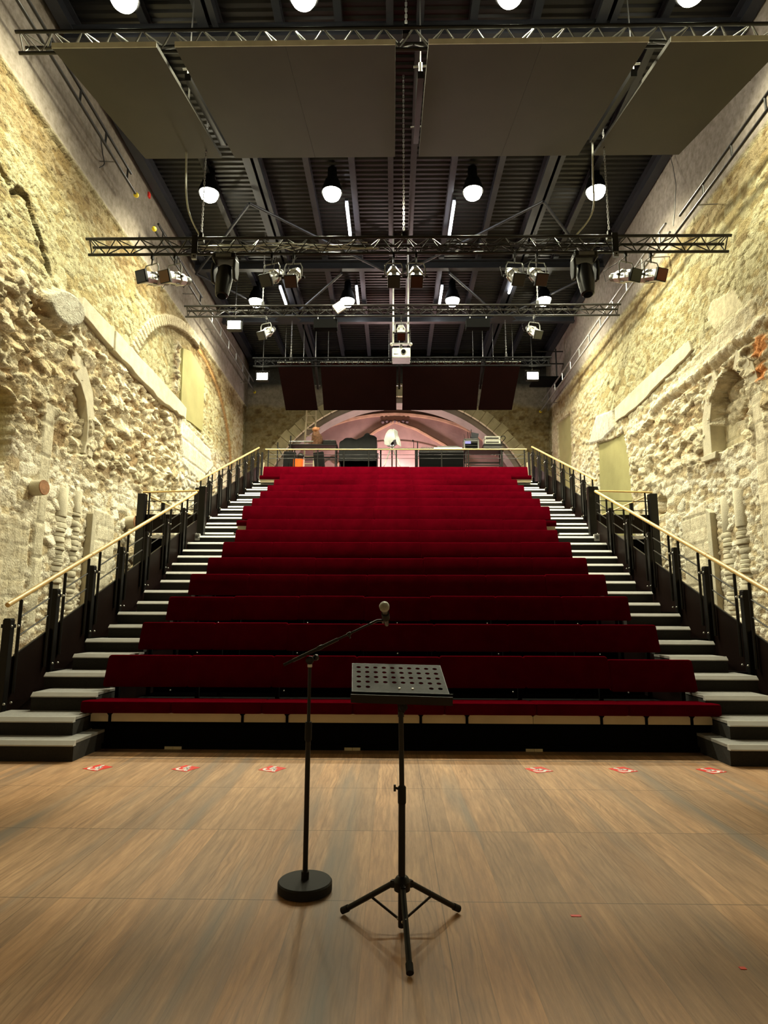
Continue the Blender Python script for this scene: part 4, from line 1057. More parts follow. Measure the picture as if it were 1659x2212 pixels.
# ================================================================== ACOUSTIC BOARDS
def board(x0, x1, lab, ya=7.0, za=8.66, yb=10.0, zb=9.47, th=.066, m=M_BOARD, shift=0.0, name='acoustic_board', grp='boards hanging from the nearest truss'):
    t = thing(name, lab, 'board', ((x0 + x1) / 2, (ya + yb) / 2, (za + zb) / 2), grp)
    d = Vector((0, yb - ya, zb - za)).normalized(); u = Vector((1, 0, 0)).cross(d)
    if u.z < 0: u = -u
    b = MB(); a = Vector((0, ya, za)); c = Vector((0, yb, zb))
    vs = []
    for off in (0, th):
        for p in (a, c):
            for x in (x0, x1): vs.append(Vector((x + (shift if p is c else 0), 0, 0)) + p + u * off)
    b.add(vs, [(0, 1, 3, 2), (4, 6, 7, 5), (0, 4, 5, 1), (2, 3, 7, 6), (0, 2, 6, 4), (1, 5, 7, 3)])
    b.build('panel', m, t, bevel=.004)
    e = MB(); e.obox(Vector(((x0 + x1) / 2, ya, za)) + u * th / 2 - d * .006, ((x1 - x0) / 2, 0, 0), d * .006, u * th / 2).build('front_edge', M_BOARDE, t)
    return t, d, u
B = [(-4.56, -3.17, 'single board at the far left of the overhead boards'), (-2.93, -1.473, 'left board of the pair left of the centre gap, overhead'),
     (-1.471, -.03, 'right board of the pair left of the centre gap, overhead'), (.40, 1.876, 'left board of the pair right of the centre gap, overhead'),
     (1.878, 3.26, 'right board of the pair right of the centre gap, overhead'), (3.54, 5.06, 'single board at the far right of the overhead boards')]
for x0, x1, lab in B:
    t, d, u = board(x0, x1, 'grey-brown acoustic ' + lab)
for x, lab in ((-3.08, 'left'), (.34, 'centre'), (3.44, 'right')):
    t = thing('board_hanger', 'steel beam with clamps in the %s gap between the overhead boards' % lab, 'beam', (x, 8.5, 9.3), 'hanger beams between the boards')
    MB().bar((x, 7.9, 9.10), (x, 9.75, 9.58), .09, .10).build('beam', M_BLACK, t)
    for yy, zz in ((7.95, 9.22), (9.55, 9.62)):
        MB().tube((x, yy, zz - .06), (x, yy, zz + .12), .03).tube((x - .1, yy, zz + .06), (x + .12, yy, zz + .08), .014).build('clamp', M_CHROME, t)
        MB().tube((x, yy, zz + .1), (x, yy, 11.31), .008).build('wire', M_STEEL, t)
BB = [(-3.86, -2.76, .10), (-2.45, .045, .0), (.25, 2.80, .0), (2.96, 4.10, -.10)]
for (x0, x1, sh), lab in zip(BB, ('narrow maroon panel at the left of the hanging back panels', 'wide maroon panel left of centre below the far dark truss',
                              'wide maroon panel right of centre below the far dark truss', 'narrow maroon panel at the right of the hanging back panels')):
    t, d, u = board(x0, x1, 'dark ' + lab, 19.2, 9.47, 20.45, 8.26, .06, M_BOARDR, sh, 'back_panel', 'maroon panels in front of the arch')
    for xx in (x0 + .25, x1 - .25): MB().tube((xx, 19.25, 9.46), (xx, 19.25, 11.31), .008, n=6).build('wire', M_STEEL, t)
for x, lab in ((-2.62, 'left'), (.14, 'centre'), (2.88, 'right')):
    t = thing('panel_hanger', 'grey steel beam showing in the %s gap between the maroon panels' % lab, 'beam', (x, 19.8, 9.0), 'hanger beams between the maroon panels')
    MB().bar((x, 19.25, 9.62), (x, 20.1, 8.90), .07, .08).build('beam', M_DARKSTEEL, t)
    MB().bar((x - .09, 20.0, 8.98), (x + .09, 20.0, 8.98), .03, .03).build('cross_piece', M_STEEL, t)
    MB().tube((x, 19.3, 9.6), (x, 19.3, 11.31), .012).build('wire', M_STEEL, t)

# ================================================================== PIPES ALONG THE WALLS
def wall_rail(x, wx, y0, y1, zl, zu, m, lab, cap=None, cap0=None, rung=.95):
    t = thing('wall_rail', lab, 'rail', (x, y0, zl), 'double pipes along the walls')
    for z, a, c in ((zl, y0, y1), (zu, y0 + .15, y1 - .25)):
        MB().tube((x, a, z), (x, c, z), .026, n=10).build('pipe', m, t, True)
    y = y0 + .45
    while y < y1 - .3:
        MB().tube((x, y, zl), (x, y, zu), .02, n=8).build('rung', m, t, True)
        y += rung
    for y in (y0 + .9, y1 - .9): MB().tube((x, y, zl), (wx, y, zl + .02), .012, n=6).build('wall_bracket', M_STEEL, t)
    for p in (cap, cap0):
        if p: MB().sphere((x, p, zl), .055, 12, 8).build('yellow_cap', M_YELLOW, t, True)
wall_rail(-5.40, XL, 4.0, 11.5, 9.90, 10.16, M_TRUSS, 'black double pipe high on the left wall, nearest length', 11.55)
wall_rail(-5.40, XL, 12.6, 16.3, 9.80, 10.06, M_TRUSS, 'black double pipe high on the left wall, middle length', None, 12.55)
wall_rail(-5.40, XL, 16.55, 22.7, 9.78, 10.10, M_STEEL, 'bare steel double pipe high on the left wall, farthest length', 22.75)
wall_rail(5.52, XR, 4.0, 11.3, 8.76, 9.0, M_TRUSS, 'dark double pipe on the right wall, nearest length')
wall_rail(5.52, XR, 11.5, 22.6, 8.95, 9.24, M_STEEL, 'bare steel double pipe on the right wall, farther length', 22.65)
cable('pendant_switch', [(-5.66, 10.45, 10.3), (-5.62, 10.5, 10.0), (-5.60, 10.55, 9.82), (-5.63, 10.45, 9.66)], .010, M_CABLE, 'thin black lead with plug hanging on the left wall plaster', 'cable')
cable('pendant_switch', [(5.80, 9.05, 10.28), (5.78, 8.98, 10.15), (5.77, 8.93, 9.95)], .014, M_CABLE, 'thin black lead hanging on the right wall plaster', 'cable')
cable('steel_wire', [(5.80, 11.8, 10.9), (5.72, 11.5, 10.0), (5.55, 11.4, 9.02)], .008, M_STEEL, 'thin wire from the roof to the right wall pipe', 'wire', None, 2)
t = tag(MB().box(-5.74, -5.68, 12.80, 12.90, 10.80, 10.92).build('alarm_box', M_STICK, None, bevel=.008, origin=(-5.72, 12.85, 10.8)), 'tiny red box on the plaster high on the left wall', 'box')
# ceiling walkway rail at the back right
t = thing('walkway_railing', 'black railing stub of a walkway high in the back right corner', 'railing', (5.2, 20.5, 9.6))
for z in (9.75, 10.2): MB().tube((4.9, 20.5, z + .2), (5.85, 20.5, z + .2), .022).build('infill_bar', M_BLACK, t)
MB().tube((5.6, 20.5, 9.4), (5.6, 20.5, 10.5), .025).build('post', M_BLACK, t)
MB().box(4.8, 5.85, 20.3, 21.2, 9.36, 9.42).build('walkway_deck', M_BLACKM, t)

# ================================================================== TIMBER STUBS IN THE LEFT WALL
def stub(y, z, r, ln, lab):
    t = thing('timber_stub', lab, 'beam end', (XL, y, z), 'round beam ends in the left wall')
    MB().lathe([(r * .98, -.12), (r, ln * .5), (r * .97, ln - .01)], (XL + .02, y, z), (1, -.12, .04), 22).build('stub', M_ASHLAR, t, True)
    MB().lathe([(r * .97, 0), (r * .93, .012)], Vector((XL + .02, y, z)) + Vector((1, -.12, .04)).normalized() * (ln - .01), (1, -.12, .04), 22).build('sawn_face', M_WOODSTUB, t, True)
stub(9.50, 3.26, .125, .22, 'round reddish beam end jutting from the left wall near the picture edge')
stub(13.02, 3.24, .14, .24, 'round beam end in the left wall just above the handrail')

# ================================================================== FLOOR MARKS
def sticker(x, y, rz, lab):
    t = thing('wheelchair_sticker', lab, 'sticker', (0, 0, 0), 'red wheelchair symbols on the floor')
    MB().box(-.085, .085, -.085, .085, .0005, .0022).build('red_square', M_STICK, t)
    b = MB(); n = 20; z0, z1 = .0022, .0032
    for i in range(n):
        a0, a1 = R(-200) + R(290) * i / n, R(-200) + R(290) * (i + 1) / n
        p = [(-.012 + math.cos(a) * r, -.022 + math.sin(a) * r) for a, r in ((a0, .036), (a1, .036), (a1, .058), (a0, .058))]
        b.prism(p, lambda a, c, d: (a, c, d), z0, z1)
    for (p, q, w_) in (((-.022, .055), (-.014, -.012), .026), ((-.018, .022), (.034, .020), .018), ((-.014, -.010), (.040, -.012), .024), ((.036, -.008), (.058, -.064), .022), ((.052, -.066), (.078, -.058), .018)):
        b.bar((p[0], p[1], (z0 + z1) / 2), (q[0], q[1], (z0 + z1) / 2), w_, .001)
    b.lathe([(.017, z0), (.017, z1)], (-.024, .066, 0), (0, 0, 1), 14)
    b.build('white_symbol', M_WSTICK, t)
    t.location = (x, y, 0); t.rotation_euler = (0, 0, rz); return t
for i, (x, y) in enumerate(((-2.591, 5.585), (-1.831, 5.585), (-1.087, 5.587), (1.195, 5.622), (1.918, 5.64), (2.667, 5.64))):
    s_ = ('first', 'second', 'third')[i % 3]
    t = sticker(x, y, R(-28) if i < 3 else R(24), 'red floor sticker with white wheelchair sign, %s from the left on the %s side' % (s_, 'left' if i < 3 else 'right'))
tag(MB().box(.728, .772, 2.985, 3.002, .0005, .002).build('tape_mark', M_STICK, None, origin=(.75, 3, 0)), 'small red tape mark on the boards right of the music stand', 'tape mark', 'red tape marks')
tag(MB().box(1.245, 1.268, 2.585, 2.602, .0005, .002).build('tape_mark', M_STICK, None, origin=(1.25, 2.6, 0)), 'tiny red tape mark nearest the lower right picture corner', 'tape mark', 'red tape marks')

# ================================================================== MICROPHONE STAND
mx, my = -.475, 3.22
t = thing('microphone_stand', 'black round-base microphone stand with tilted boom on the boards', 'microphone stand', (mx, my, 0))
MB().lathe([(.122, 0), (.130, .006), (.130, .040), (.124, .047), (.06, .050), (.02, .052)], (mx, my, 0), (0, 0, 1), 48).build('base', M_RUBBER, t, True)
MB().lathe([(.019, .048), (.019, .085), (.014, .09)], (mx, my, 0), (0, 0, 1), 16).build('base_socket', M_BLACK, t, True)
MB().tube((mx, my, .05), (mx, my, .72), .0125, n=14).build('lower_pole', M_BLACK, t, True)
MB().lathe([(.0125, .680), (.0175, .690), (.0175, .765), (.0145, .775)], (mx, my, 0), (0, 0, 1), 16).build('grip_clutch', M_RUBBER, t, True)
MB().tube((mx, my, .76), (mx, my, 1.045), .0085, n=12).build('upper_pole', M_BLACK, t, True)
MB().lathe([(.0105, 1.04), (.012, 1.042), (.012, 1.052), (.010, 1.056)], (mx, my, 0), (0, 0, 1), 14).build('thread_ring', M_CHROME, t, True)
bd = Vector((.443, -.0, .209)).normalized()
p0 = Vector((-.604, my - .022, 1.052)); pj = p0 + bd * .150
MB().lathe([(.012, -.02), (.020, -.014), (.020, .014), (.012, .02)], (mx, my - .002, 1.075), (0, 1, 0), 16).tube((mx, my, 1.05), (mx, my, 1.075), .011).build('swivel_joint', M_BLACK, t, True)
MB().lathe([(.008, 0), (.016, .006), (.016, .02), (.008, .026)], (mx + .02, my + .012, 1.085), (.5, .8, .1), 10).build('swivel_knob', M_BLACK, t, True)
pe = p0 + bd * .500
MB().tube(p0 + bd * .05, p0 + bd * .30, .0085, n=12).build('boom_tube', M_BLACK, t, True)
MB().tube(p0, pe, .0055, n=10).build('boom_rod', M_BLACK, t, True)
MB().tube(p0, p0 + bd * .055, .0075, n=10).build('counterweight', M_RUBBER, t, True)
MB().lathe([(.0085, 0), (.0115, .004), (.0115, .028), (.0085, .032)], p0 + bd * .185, bd, 12).lathe([(.006, 0), (.0095, .003), (.0095, .02), (.006, .023)], p0 + bd * .35, bd, 12).build('boom_collar', M_BLACK, t, True)
MB().tube(p0 + bd * .36 + Vector((0, 0, -.004)), p0 + bd * .365 + Vector((.004, -.004, -.022)), .004).build('boom_screw', M_BLACK, t)
pm = Vector((-.088, my, 1.268))
MB().path([pe - bd * .02, pe + bd * .02, pe + Vector((.045, .004, .010)), pm + Vector((-.018, .01, -.004))], .0065, 8).build('clip_arm', M_BLACK, t, True)
md = Vector((-.06, -.86, .50)).normalized()           # the microphone points up and back at the singer
ball = Vector((-.098, my - .055, 1.344)); 
mt = ball - md * .055
MB().lathe([(.0175, 0), (.0205, .002), (.0205, .05), (.0175, .052)], ball - md * .118, md, 16).build('clip_ring', M_RUBBER, t, True)
t = thing('microphone', 'black handheld microphone with silver mesh ball held on the boom', 'microphone', tuple(ball))
MB().sphere(ball, .0262, 24, 16).build('grille', M_MESHBALL, t, True)
MB().lathe([(.0235, -.010), (.0245, -.008), (.0245, -.003), (.0235, 0)], ball - md * .008, md, 24).build('grille_band', M_GREY, t, True)
MB().lathe([(.010, -.185), (.0115, -.18), (.0145, -.06), (.0165, -.035), (.0195, -.018)], ball, md, 24).build('body', M_BLACK, t, True)

# ================================================================== MUSIC STAND
sx_, sy_ = -.015, 2.84
t = thing('music_stand', 'black folding music stand with perforated desk on a tripod', 'music stand', (sx_, sy_, 0))
MB().tube((sx_ - .002, sy_, .018), (sx_, sy_, .56), .0150, n=16).build('lower_pole', M_BLACK, t, True)
MB().tube((sx_, sy_, .55), (sx_ - .004, sy_, .875), .0112, n=14).build('upper_pole', M_BLACK, t, True)
MB().lathe([(.0155, .50), (.018, .506), (.018, .568), (.0125, .575)], (sx_, sy_, 0), (0, 0, 1), 16).build('height_collar', M_RUBBER, t, True)
MB().tube((sx_ - .012, sy_ - .008, .562), (sx_ - .030, sy_ - .016, .570), .005).box(sx_ - .036, sx_ - .026, sy_ - .022, sy_ - .010, .556, .582).build('collar_screw', M_BLACK, t)
HUB = Vector((sx_, sy_, .185))
MB().lathe([(.016, .150), (.034, .160), (.036, .195), (.024, .212), (.016, .216)], (sx_, sy_, 0), (0, 0, 1), 20).build('leg_hub', M_BLACK, t, True)
feet = [Vector((-.277, 2.985, .015)), Vector((.240, 3.014, .015)), Vector((.009, 2.505, .015))]
for f in feet:
    d = (f - HUB); n_ = Vector((d.x, d.y, 0)).normalized(); st_ = HUB + n_ * .032
    e = f - d.normalized() * .03
    lg = MB().tube(st_, e, .0115, n=12).build('leg', M_BLACK, t, True)
    MB().tube(e - d.normalized() * .005, f + Vector((0, 0, 0)), .0145, n=12).build('rubber_foot', M_RUBBER, lg, True)
    MB().bar(HUB + n_ * .020 + Vector((0, 0, -.005)), st_ + d.normalized() * .02, .02, .028).build('leg_bracket', M_BLACK, t)
    m_ = st_ + (f - st_) * .44
    br = MB().bar(m_ + Vector((0, 0, -.008)), Vector((sx_, sy_, .045)) + n_ * .016, .004, .010).build('brace', M_BLACK, t)
    MB().sphere(m_ + Vector((0, 0, .006)), .006, 8, 6).sphere(Vector((sx_, sy_, .045)) + n_ * .020, .006, 8, 6).build('rivet', M_CHROME, br, True)
# desk: a pierced sheet, tilted back and slightly turned
DL = Vector((-.2285, 2.735, .980)); DR = Vector((.182, 2.705, .974)); UT = Vector((-.246, 3.0, 1.0765))
ux = (DR - DL); W_ = ux.length; ux.normalize(); uy = (UT - DL); uy = uy - ux * uy.dot(ux); H_ = uy.length; uy.normalize(); un = ux.cross(uy)
sk = (UT - DL).dot(ux)
nx, ny = 10, 5
fx = lambda a, b: DL + ux * (a + sk * b / H_ + 0.0) + uy * b
b = MB(); th = .0016; hr = .0105
cx_ = [(.030 + (W_ - .060) * i / (nx - 1)) for i in range(nx)]; cy_ = [(.045 + (H_ - .085) * j / (ny - 1)) for j in range(ny)]
ex = [0] + [(cx_[i] + cx_[i + 1]) / 2 for i in range(nx - 1)] + [W_]; ey_ = [0] + [(cy_[j] + cy_[j + 1]) / 2 for j in range(ny - 1)] + [H_]
solid = {(i, 0) for i in range(2, 8)}
for i in range(nx):
    for j in range(ny):
        a0, a1, b0, b1_ = ex[i], ex[i + 1], ey_[j], ey_[j + 1]
        cr = .012
        outer = []
        NS = 6
        for k in range(4 * NS):
            sd, q_ = divmod(k, NS); q_ = q_ / NS
            outer.append([(a0 + (a1 - a0) * q_, b0), (a1, b0 + (b1_ - b0) * q_), (a1 - (a1 - a0) * q_, b1_), (a0, b1_ - (b1_ - b0) * q_)][sd])
        if (i, j) in solid:
            b.add([fx(*p) for p in outer] + [fx(*p) - un * th for p in outer], [tuple(range(24)), tuple(range(47, 23, -1))])
        else:
            inner = []
            for p in outer:
                an = math.atan2(p[1] - cy_[j], p[0] - cx_[i]); inner.append((cx_[i] + math.cos(an) * hr, cy_[j] + math.sin(an) * hr))
            vs = [fx(*p) for p in outer] + [fx(*p) for p in inner] + [fx(*p) - un * th for p in outer] + [fx(*p) - un * th for p in inner]; m = 24
            fs = []
            for k in range(m):
                k2 = (k + 1) % m
                fs += [(k, k2, m + k2, m + k), (2 * m + k2, 2 * m + k, 3 * m + k, 3 * m + k2), (m + k, m + k2, 3 * m + k2, 3 * m + k)]
            b.add(vs, fs)
b.build('desk', mat('charcoal_powder_coat', (.046, .048, .049), .6, .0, .15, 60.0, spec=.2), t)
b = MB()
for (p, q) in (((0, 0), (0, H_)), ((0, H_), (W_, H_)), ((W_, H_), (W_, 0))): b.bar(fx(*p) - un * .003, fx(*q) - un * .003, .0025, .007, un)
b.build('desk_rim', M_BLACK, t)
lo = fx(-.002, 0); hi_ = fx(W_ + .015, 0)
hl = (hi_ - lo).length / 2; mid = (lo + hi_) / 2
MB().obox(mid - un * .018 - uy * .030, ux * hl, uy * .0012, un * .019).obox(mid - un * .036 - uy * .015, ux * hl, uy * .016, un * .0012).obox(mid - un * .018 - uy * .001, ux * hl, uy * .001, un * .018).build('ledge', M_BLACK, t)
for a in (.205, .262): MB().lathe([(.006, 0), (.005, .003)], fx(a, .037), un, 12).build('rivet', M_CHROME, t, True)
ctr = fx(W_ / 2, .04) - un * .004
MB().bar(ctr - ux * .05 - un * .008, ctr + ux * .05 - un * .008, .05, .010, un).bar(ctr - un * .01, (sx_, sy_, .885), .028, .022).build('tilt_bracket', M_BLACK, t)
MB().lathe([(.008, -.012), (.018, -.010), (.018, .008), (.010, .012)], (sx_ + .006, sy_ - .028, .905), (.2, -1, .1), 14).build('tilt_knob', M_RUBBER, t, True)
MB().tube((sx_ - .004, sy_, .86), (sx_ - .004, sy_, .91), .014).build('pole_head', M_BLACK, t)

# ================================================================== CONTROL BALCONY
ZD = 5.50
def table(x0, x1, y0, y1, z, lab, braced=True):
    t = thing('work_table', lab, 'table', ((x0 + x1) / 2, (y0 + y1) / 2, ZD), 'tables on the control balcony')
    MB().box(x0, x1, y0, y1, z - .035, z).build('table_top', M_BLACK, t, bevel=.006)
    for x in (x0 + .06, x1 - .06):
        for y in (y0 + .05, y1 - .05): MB().box(x - .02, x + .02, y - .02, y + .02, ZD, z - .035).build('leg', M_BLACK, t)
    MB().box(x0 + .06, x1 - .06, y1 - .07, y1 - .05, z - .35, z - .30).box(x0 + .06, x1 - .06, y0 + .04, y0 + .06, z - .55, z - .52).build('stretcher', M_BLACK, t)
    return t
table(-3.62, -1.95, 20.3, 20.9, 7.02, 'black work table behind the railing, left one with a silver case on it')
table(-1.92, -.55, 20.35, 20.95, 6.72, 'black table hidden under the black dust cover')
table(.78, 2.30, 20.1, 20.7, 6.70, 'black table carrying the mixing desk right of centre')
for tt, xa, xb in ((bpy.data.objects['work_table.002'], .80, 2.28),): MB().box(xa, xb, 20.10, 20.12, 5.62, 6.66).build('modesty_panel', M_BLACKM, tt)
table(2.32, 3.65, 20.2, 20.8, 6.80, 'black table at the right carrying the white boxes')
# ladder
t = thing('ladder', 'pale aluminium ladder leaning in front of the arch at left', 'ladder', (-3.1, 22.2, ZD))
lx0, lx1 = -3.34, -2.98
for x in (lx0, lx1): MB().bar((x, 21.9, ZD), (x + .0, 22.55, 9.2), .055, .03, (0, 1, 0)).build('stile', M_PLY, t)
for i in range(13):
    f = (i + .6) / 13.2; z = ZD + 3.7 * f; y = 21.9 + .65 * f
    MB().tube((lx0, y, z), (lx1, y, z), .017, n=8).build('rung', M_PLY, t, True)
def draped(name, lab, cat, m, x0, x1, y0, y1, z0, tops, seed, waves=.03):
    """cloth lying over something: rows of points across x with top heights, hanging down on all sides"""
    rr = random.Random(seed); nx_, ny_ = 28, 12; vs = []; fs = []
    import bisect
    def topz(u):
        k = u * (len(tops) - 1); i = min(int(k), len(tops) - 2); f = k - i; f = f * f * (3 - 2 * f); return tops[i] * (1 - f) + tops[i + 1] * f
    cols = []
    for i in range(nx_ + 1):
        u = i / nx_; x = x0 + (x1 - x0) * u; tz = topz(u); col = []
        for j in range(ny_ + 1):
            v = j / ny_
            if v < .4: z = z0 + (tz - z0) * (v / .4) ** .8; y = y0 - .10 * (1 - v / .4) + waves * math.sin(u * 31 + 2 * math.sin(u * 7)) * (1 - v / .4)
            elif v < .6: z = tz - .02 * abs(math.sin(v * 31 + u * 17)); y = y0 + (y1 - y0) * (v - .4) / .2
            else: z = tz + (z0 - tz) * ((v - .6) / .4) ** 1.2; y = y1 + .06 * (v - .6)
            edge = min(u, 1 - u)
            if edge < .04: z = z0 + (z - z0) * (.96 + edge)
            col.append((x + rr.uniform(-.008, .008), y + rr.uniform(-.01, .01), z))
        vs += col
    m_ = ny_ + 1
    fs = [(i * m_ + j, (i + 1) * m_ + j, (i + 1) * m_ + j + 1, i * m_ + j + 1) for i in range(nx_) for j in range(ny_)]
    fs += [tuple(range(m_)), tuple(nx_ * m_ + j for j in range(m_ - 1, -1, -1))]
    return MB().add(vs, fs).build(name, m, None, True, origin=((x0 + x1) / 2, (y0 + y1) / 2, z0))
tag(draped('dust_cover', '', '', M_CLOTHB, -1.88, -.62, 20.28, 20.95, 6.40, [7.14, 7.18, 7.24, 7.27, 7.26, 7.22, 7.21, 7.24, 7.30, 7.40, 7.43, 7.36, 7.33, 7.30], 3, .015), 'black cloth dust cover draped over equipment left of the tripod', 'cover')
# tripod under a white plastic sheet
tp = Vector((-.10, 20.75, 7.10))
t = thing('tripod', 'silver-legged tripod standing behind the railing in the middle', 'tripod', (-.1, 20.75, ZD))
for a in (R(200), R(-20), R(90)):
    f = Vector((-.10 + .62 * math.cos(a), 20.75 + .45 * math.sin(a), ZD)); m_ = tp + (f - tp) * .45
    MB().tube(tp, m_, .022, n=10).build('upper_leg', M_WHITEP, t, True)
    MB().tube(m_, f, .016, n=10).build('lower_leg', M_STEEL, t, True)
MB().tube((-.1, 20.75, 6.3), (-.1, 20.75, 7.2), .025).build('centre_column', M_BLACK, t, True)
MB().box(-.16, -.04, 20.68, 20.82, 7.1, 7.2).build('head', M_BLACK, t, bevel=.01)
b = MB(); rr = random.Random(8); vs = []; n = 26
for i, (z, rx, ox) in enumerate(((7.66, .03, .02), (7.64, .12, .02), (7.58, .18, .01), (7.48, .20, -.02), (7.36, .23, -.01), (7.24, .25, .0), (7.14, .25, .03))):
    for k in range(n):
        a = 2 * PI * k / n; w_ = 1 + (.04 * i) * math.sin(a * 5 + i * .4) + .02 * i * math.sin(a * 9)
        dz = -.09 * math.cos(a * 3 + .8) * (i == 6) + .02 * math.sin(a * 4)
        vs.append((-.10 + ox + math.cos(a) * rx * w_ * .98, 20.75 + math.sin(a) * rx * w_ * .8, z + dz))
fs = [(i * n + k, i * n + (k + 1) % n, (i + 1) * n + (k + 1) % n, (i + 1) * n + k) for i in range(6) for k in range(n)] + [tuple(range(n))]
tag(b.add(vs, fs).build('plastic_sheet', M_SHEET, None, True, origin=(-.1, 20.75, 7.3)), 'white plastic sheet pulled over the top of the tripod', 'sheet')
t = thing('barre', 'black horizontal pipe on uprights with a small desk lamp at its end', 'pipe', (.1, 21.2, ZD))
MB().tube((-.6, 21.2, 7.10), (.82, 21.2, 7.10), .025).build('pipe', M_BLACK, t, True)
MB().tube((.74, 21.2, ZD), (.74, 21.2, 7.10), .04).tube((-.5, 21.2, ZD), (-.5, 21.2, 7.1), .03).build('upright', M_BLACK, t, True)
MB().path([(.66, 21.2, 7.1), (.66, 21.2, 7.3), (.64, 21.15, 7.38)], .012, 6).tube((.80, 21.2, 7.0), (.80, 21.2, 7.36), .018).build('lamp_arm', M_BLACK, t, True)
MB().sphere((.63, 21.12, 7.37), .035, 10, 8).build('lamp_head', M_BLACK, t, True)
# mixing desk and screen
t = thing('mixing_desk', 'long black mixing desk with pale front edge right of centre', 'mixing desk', (1.6, 20.35, 6.70))
MB().prism([(20.12, 6.70), (20.68, 6.70), (20.68, 6.96), (20.60, 6.96), (20.12, 6.80)], lambda a, c, d: (d, a, c), .82, 2.26).build('chassis', M_BLACK, t, bevel=.01)
MB().box(1.30, 2.24, 20.108, 20.12, 6.80, 6.845).build('front_strip', M_WHITEP, t)
b = MB()
for i in range(24):
    for j in range(4):
        x = .90 + i * .056; y = 20.2 + j * .11; b.box(x - .008, x + .008, y - .012, y + .012, 6.82 + .16 * (y - 20.12) / .48, 6.845 + .16 * (y - 20.12) / .48)
b.build('faders', M_GREY, t)
t = thing('grey_case_lid', 'flat grey lid standing behind the mixing desk', 'lid', (1.8, 20.75, 6.9))
MB().prism([(1.38, 6.70), (2.28, 6.70), (2.20, 7.07), (1.46, 7.07)], lambda a, c, d: (a, 20.74 + d, c), 0, .05).build('lid', M_GREY, t, bevel=.01)
# rack with monitor
t = thing('radio_rack', 'small equipment rack with lit display and upright aerials', 'rack', (2.6, 20.45, 6.8))
MB().box(2.32, 2.36, 20.3, 20.75, 6.80, 7.20).box(2.79, 2.83, 20.3, 20.75, 6.80, 7.20).box(2.32, 2.83, 20.3, 20.75, 7.18, 7.21).box(2.32, 2.83, 20.72, 20.75, 6.8, 7.2).build('cabinet', M_GREY, t)
for i, z in enumerate((6.84, 6.94, 7.04, 7.11)): MB().box(2.365, 2.785, 20.31, 20.7, z, z + .06).build('rack_unit', M_BLACK if i != 3 else M_GREY, t, bevel=.004)
MB().box(2.36, 2.56, 20.30, 20.309, 7.03, 7.12).build('display', M_SCREEN, t)
for x, z in ((2.36, 7.42), (2.48, 7.50), (2.56, 7.50), (2.60, 7.58)): MB().tube((x + .02, 20.5, 7.2), (x, 20.5, z), .012 if x > 2.4 else .006, n=6).build('aerial', M_BLACK, t)
t = thing('small_monitor', 'small dark monitor on top of the equipment rack', 'monitor', (2.70, 20.5, 7.21))
MB().obox((2.72, 20.5, 7.36), (.12, .01, -.02), (0, .02, 0), (.02, 0, .10)).build('screen', M_DARKSTEEL, t, bevel=.006)
MB().box(2.66, 2.80, 20.46, 20.56, 7.21, 7.23).tube((2.72, 20.52, 7.22), (2.72, 20.52, 7.3), .012).build('foot', M_BLACK, t)
for i, lab in enumerate(('white box unit, lower of two at the right end of the balcony', 'white box unit, upper of two at the right end of the balcony')):
    z = 7.03 + i * .14
    t = thing('white_unit', lab, 'box', (3.28, 20.5, z), 'white units at the right end')
    MB().box(3.02, 3.56, 20.3, 20.7, z, z + .125).build('casing', M_WHITEP, t, bevel=.012)
    MB().box(3.06, 3.50, 20.293, 20.30, z + .03, z + .07).build('dark_slot', M_BLACK, t)
t = thing('flight_case', 'black flight case under the white units at right', 'case', (3.28, 20.5, 6.8))
MB().box(2.98, 3.60, 20.28, 20.74, 6.80, 7.028).build('body', M_BLACK, t, bevel=.01)
MB().box(2.97, 3.61, 20.272, 20.28, 6.90, 6.915).build('metal_band', M_STEEL, t)
cable('headphone_loop', [(3.62, 20.35, 7.10), (3.72, 20.3, 7.22), (3.66, 20.3, 7.30), (3.56, 20.32, 7.22), (3.60, 20.32, 7.02), (3.70, 20.32, 7.0)], .014, M_CABLE, 'loop of black cable at the right edge of the white units')
# silver case, coat, chairs, ball, orange tub on the left
t = thing('silver_case', 'glossy grey-black case on the left work table', 'case', (-2.23, 20.5, 7.02))
MB().box(-2.46, -2.00, 20.36, 20.72, 7.02, 7.18).build('body', M_BLACK, t, bevel=.035, seg=3)
MB().box(-2.40, -2.06, 20.40, 20.66, 7.175, 7.19).build('shiny_lid', M_CHROME, t, bevel=.006)
b = MB()
vs = []; n = 18
for i, (z, r) in enumerate(((7.02, .19), (7.10, .20), (7.22, .17), (7.34, .17), (7.45, .13), (7.52, .11))):
    for k in range(n):
        a = 2 * PI * k / n; w_ = 1 + .16 * math.sin(a * 4 + i) + .06 * math.sin(a * 9 + 2 * i)
        vs.append((-2.68 + .03 * math.sin(i) + math.cos(a) * r * w_, 20.5 + math.sin(a) * r * w_ * .8, z))
fs = [(i * n + k, i * n + (k + 1) % n, (i + 1) * n + (k + 1) % n, (i + 1) * n + k) for i in range(5) for k in range(n)] + [tuple(range(n))[::-1], tuple(5 * n + k for k in range(n))]
t = thing('fur_costume_bundle', 'brown furry bundle with tan top in front of the ladder', 'costume', (-2.68, 20.5, 7.02))
b.add(vs, fs).build('brown_cloth', M_BROWNC, t, True)
MB().sphere((-2.72, 20.46, 7.58), .12, 14, 10, (1, .9, .75)).sphere((-2.62, 20.5, 7.62), .05, 8, 6).build('tan_top', M_ORANGEC, t, True)
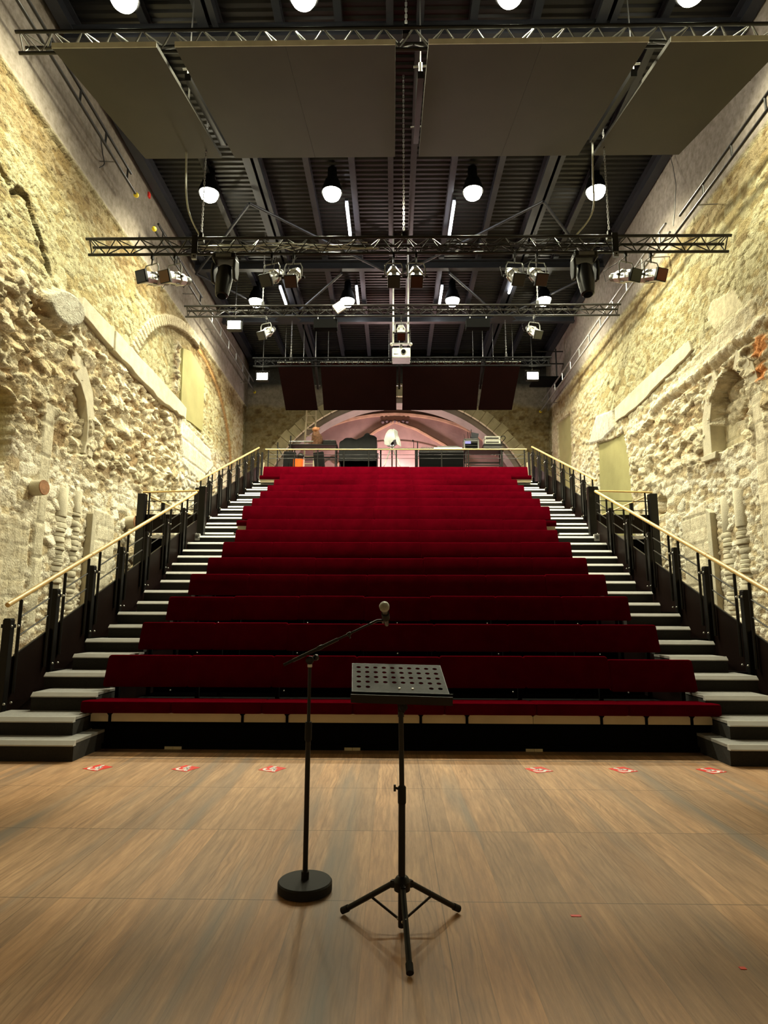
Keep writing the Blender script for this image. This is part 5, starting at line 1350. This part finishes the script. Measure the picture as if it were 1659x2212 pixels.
def chair(x, y, rz, lab):
    t = thing('office_chair', lab, 'chair', (0, 0, 0), 'black chairs on the control balcony')
    MB().box(-.22, .22, -.22, .22, .44, .52).build('seat', M_CLOTHB, t, bevel=.03)
    MB().obox((0, .24, .84), (.21, 0, 0), (0, .03, .01), (0, .05, .26)).build('backrest', M_CLOTHB, t, bevel=.03)
    MB().path([(0, .12, .46), (0, .25, .48), (0, .27, .75)], .02, 6).build('back_stem', M_BLACK, t)
    MB().tube((0, 0, .10), (0, 0, .44), .025).build('column', M_BLACK, t)
    for k in range(5): MB().bar((0, 0, .10), (.27 * math.cos(k * 1.2566), .27 * math.sin(k * 1.2566), .06), .035, .03).build('base_arm', M_BLACK, t)
    for k in range(5): MB().sphere((.27 * math.cos(k * 1.2566), .27 * math.sin(k * 1.2566), .03), .03, 8, 6).build('caster', M_BLACK, t)
    t.location = (x, y, ZD); t.rotation_euler = (0, 0, rz); return t
chair(-2.38, 20.05, R(150), 'black office chair just behind the railing below the silver case')
chair(-3.55, 20.05, R(200), 'black office chair behind the railing beside the orange tub')
t = thing('orange_tub', 'bright orange tub on the balcony floor behind the railing', 'tub', (-3.17, 19.95, ZD))
MB().lathe([(.15, 0), (.19, .86), (.20, .88), (.18, .88), (.14, .10)], (-3.20, 19.95, ZD), (0, 0, 1), 20).build('tub', M_ORANGE, t, True)
t = thing('black_helmet', 'round black headgear resting on the rim of the orange tub', 'helmet', (-3.12, 19.95, 6.5))
MB().sphere((-3.12, 19.93, 6.49), .115, 18, 12).build('shell', M_BLACK, t, True)
MB().path([(-3.24, 19.9, 6.52), (-3.4, 19.88, 6.50), (-3.5, 19.9, 6.5)], .014, 6).build('strap', M_STEEL, t, True)
t = thing('lighting_pipe_stand', 'bare floor stand with crossbar at the left end of the balcony', 'stand', (-3.95, 20.2, ZD))
MB().tube((-3.95, 20.2, ZD), (-3.95, 20.2, 7.05), .02).tube((-3.52, 20.2, ZD), (-3.52, 20.2, 7.28), .022).build('upright', M_BLACK, t, True)
MB().tube((-3.56, 20.2, 7.08), (-2.75, 20.2, 7.08), .022).build('cross_bar', M_STEEL, t, True)
MB().tube((-3.95, 20.2, 6.9), (-3.7, 20.2, 6.45), .015).build('brace', M_BLACK, t, True)
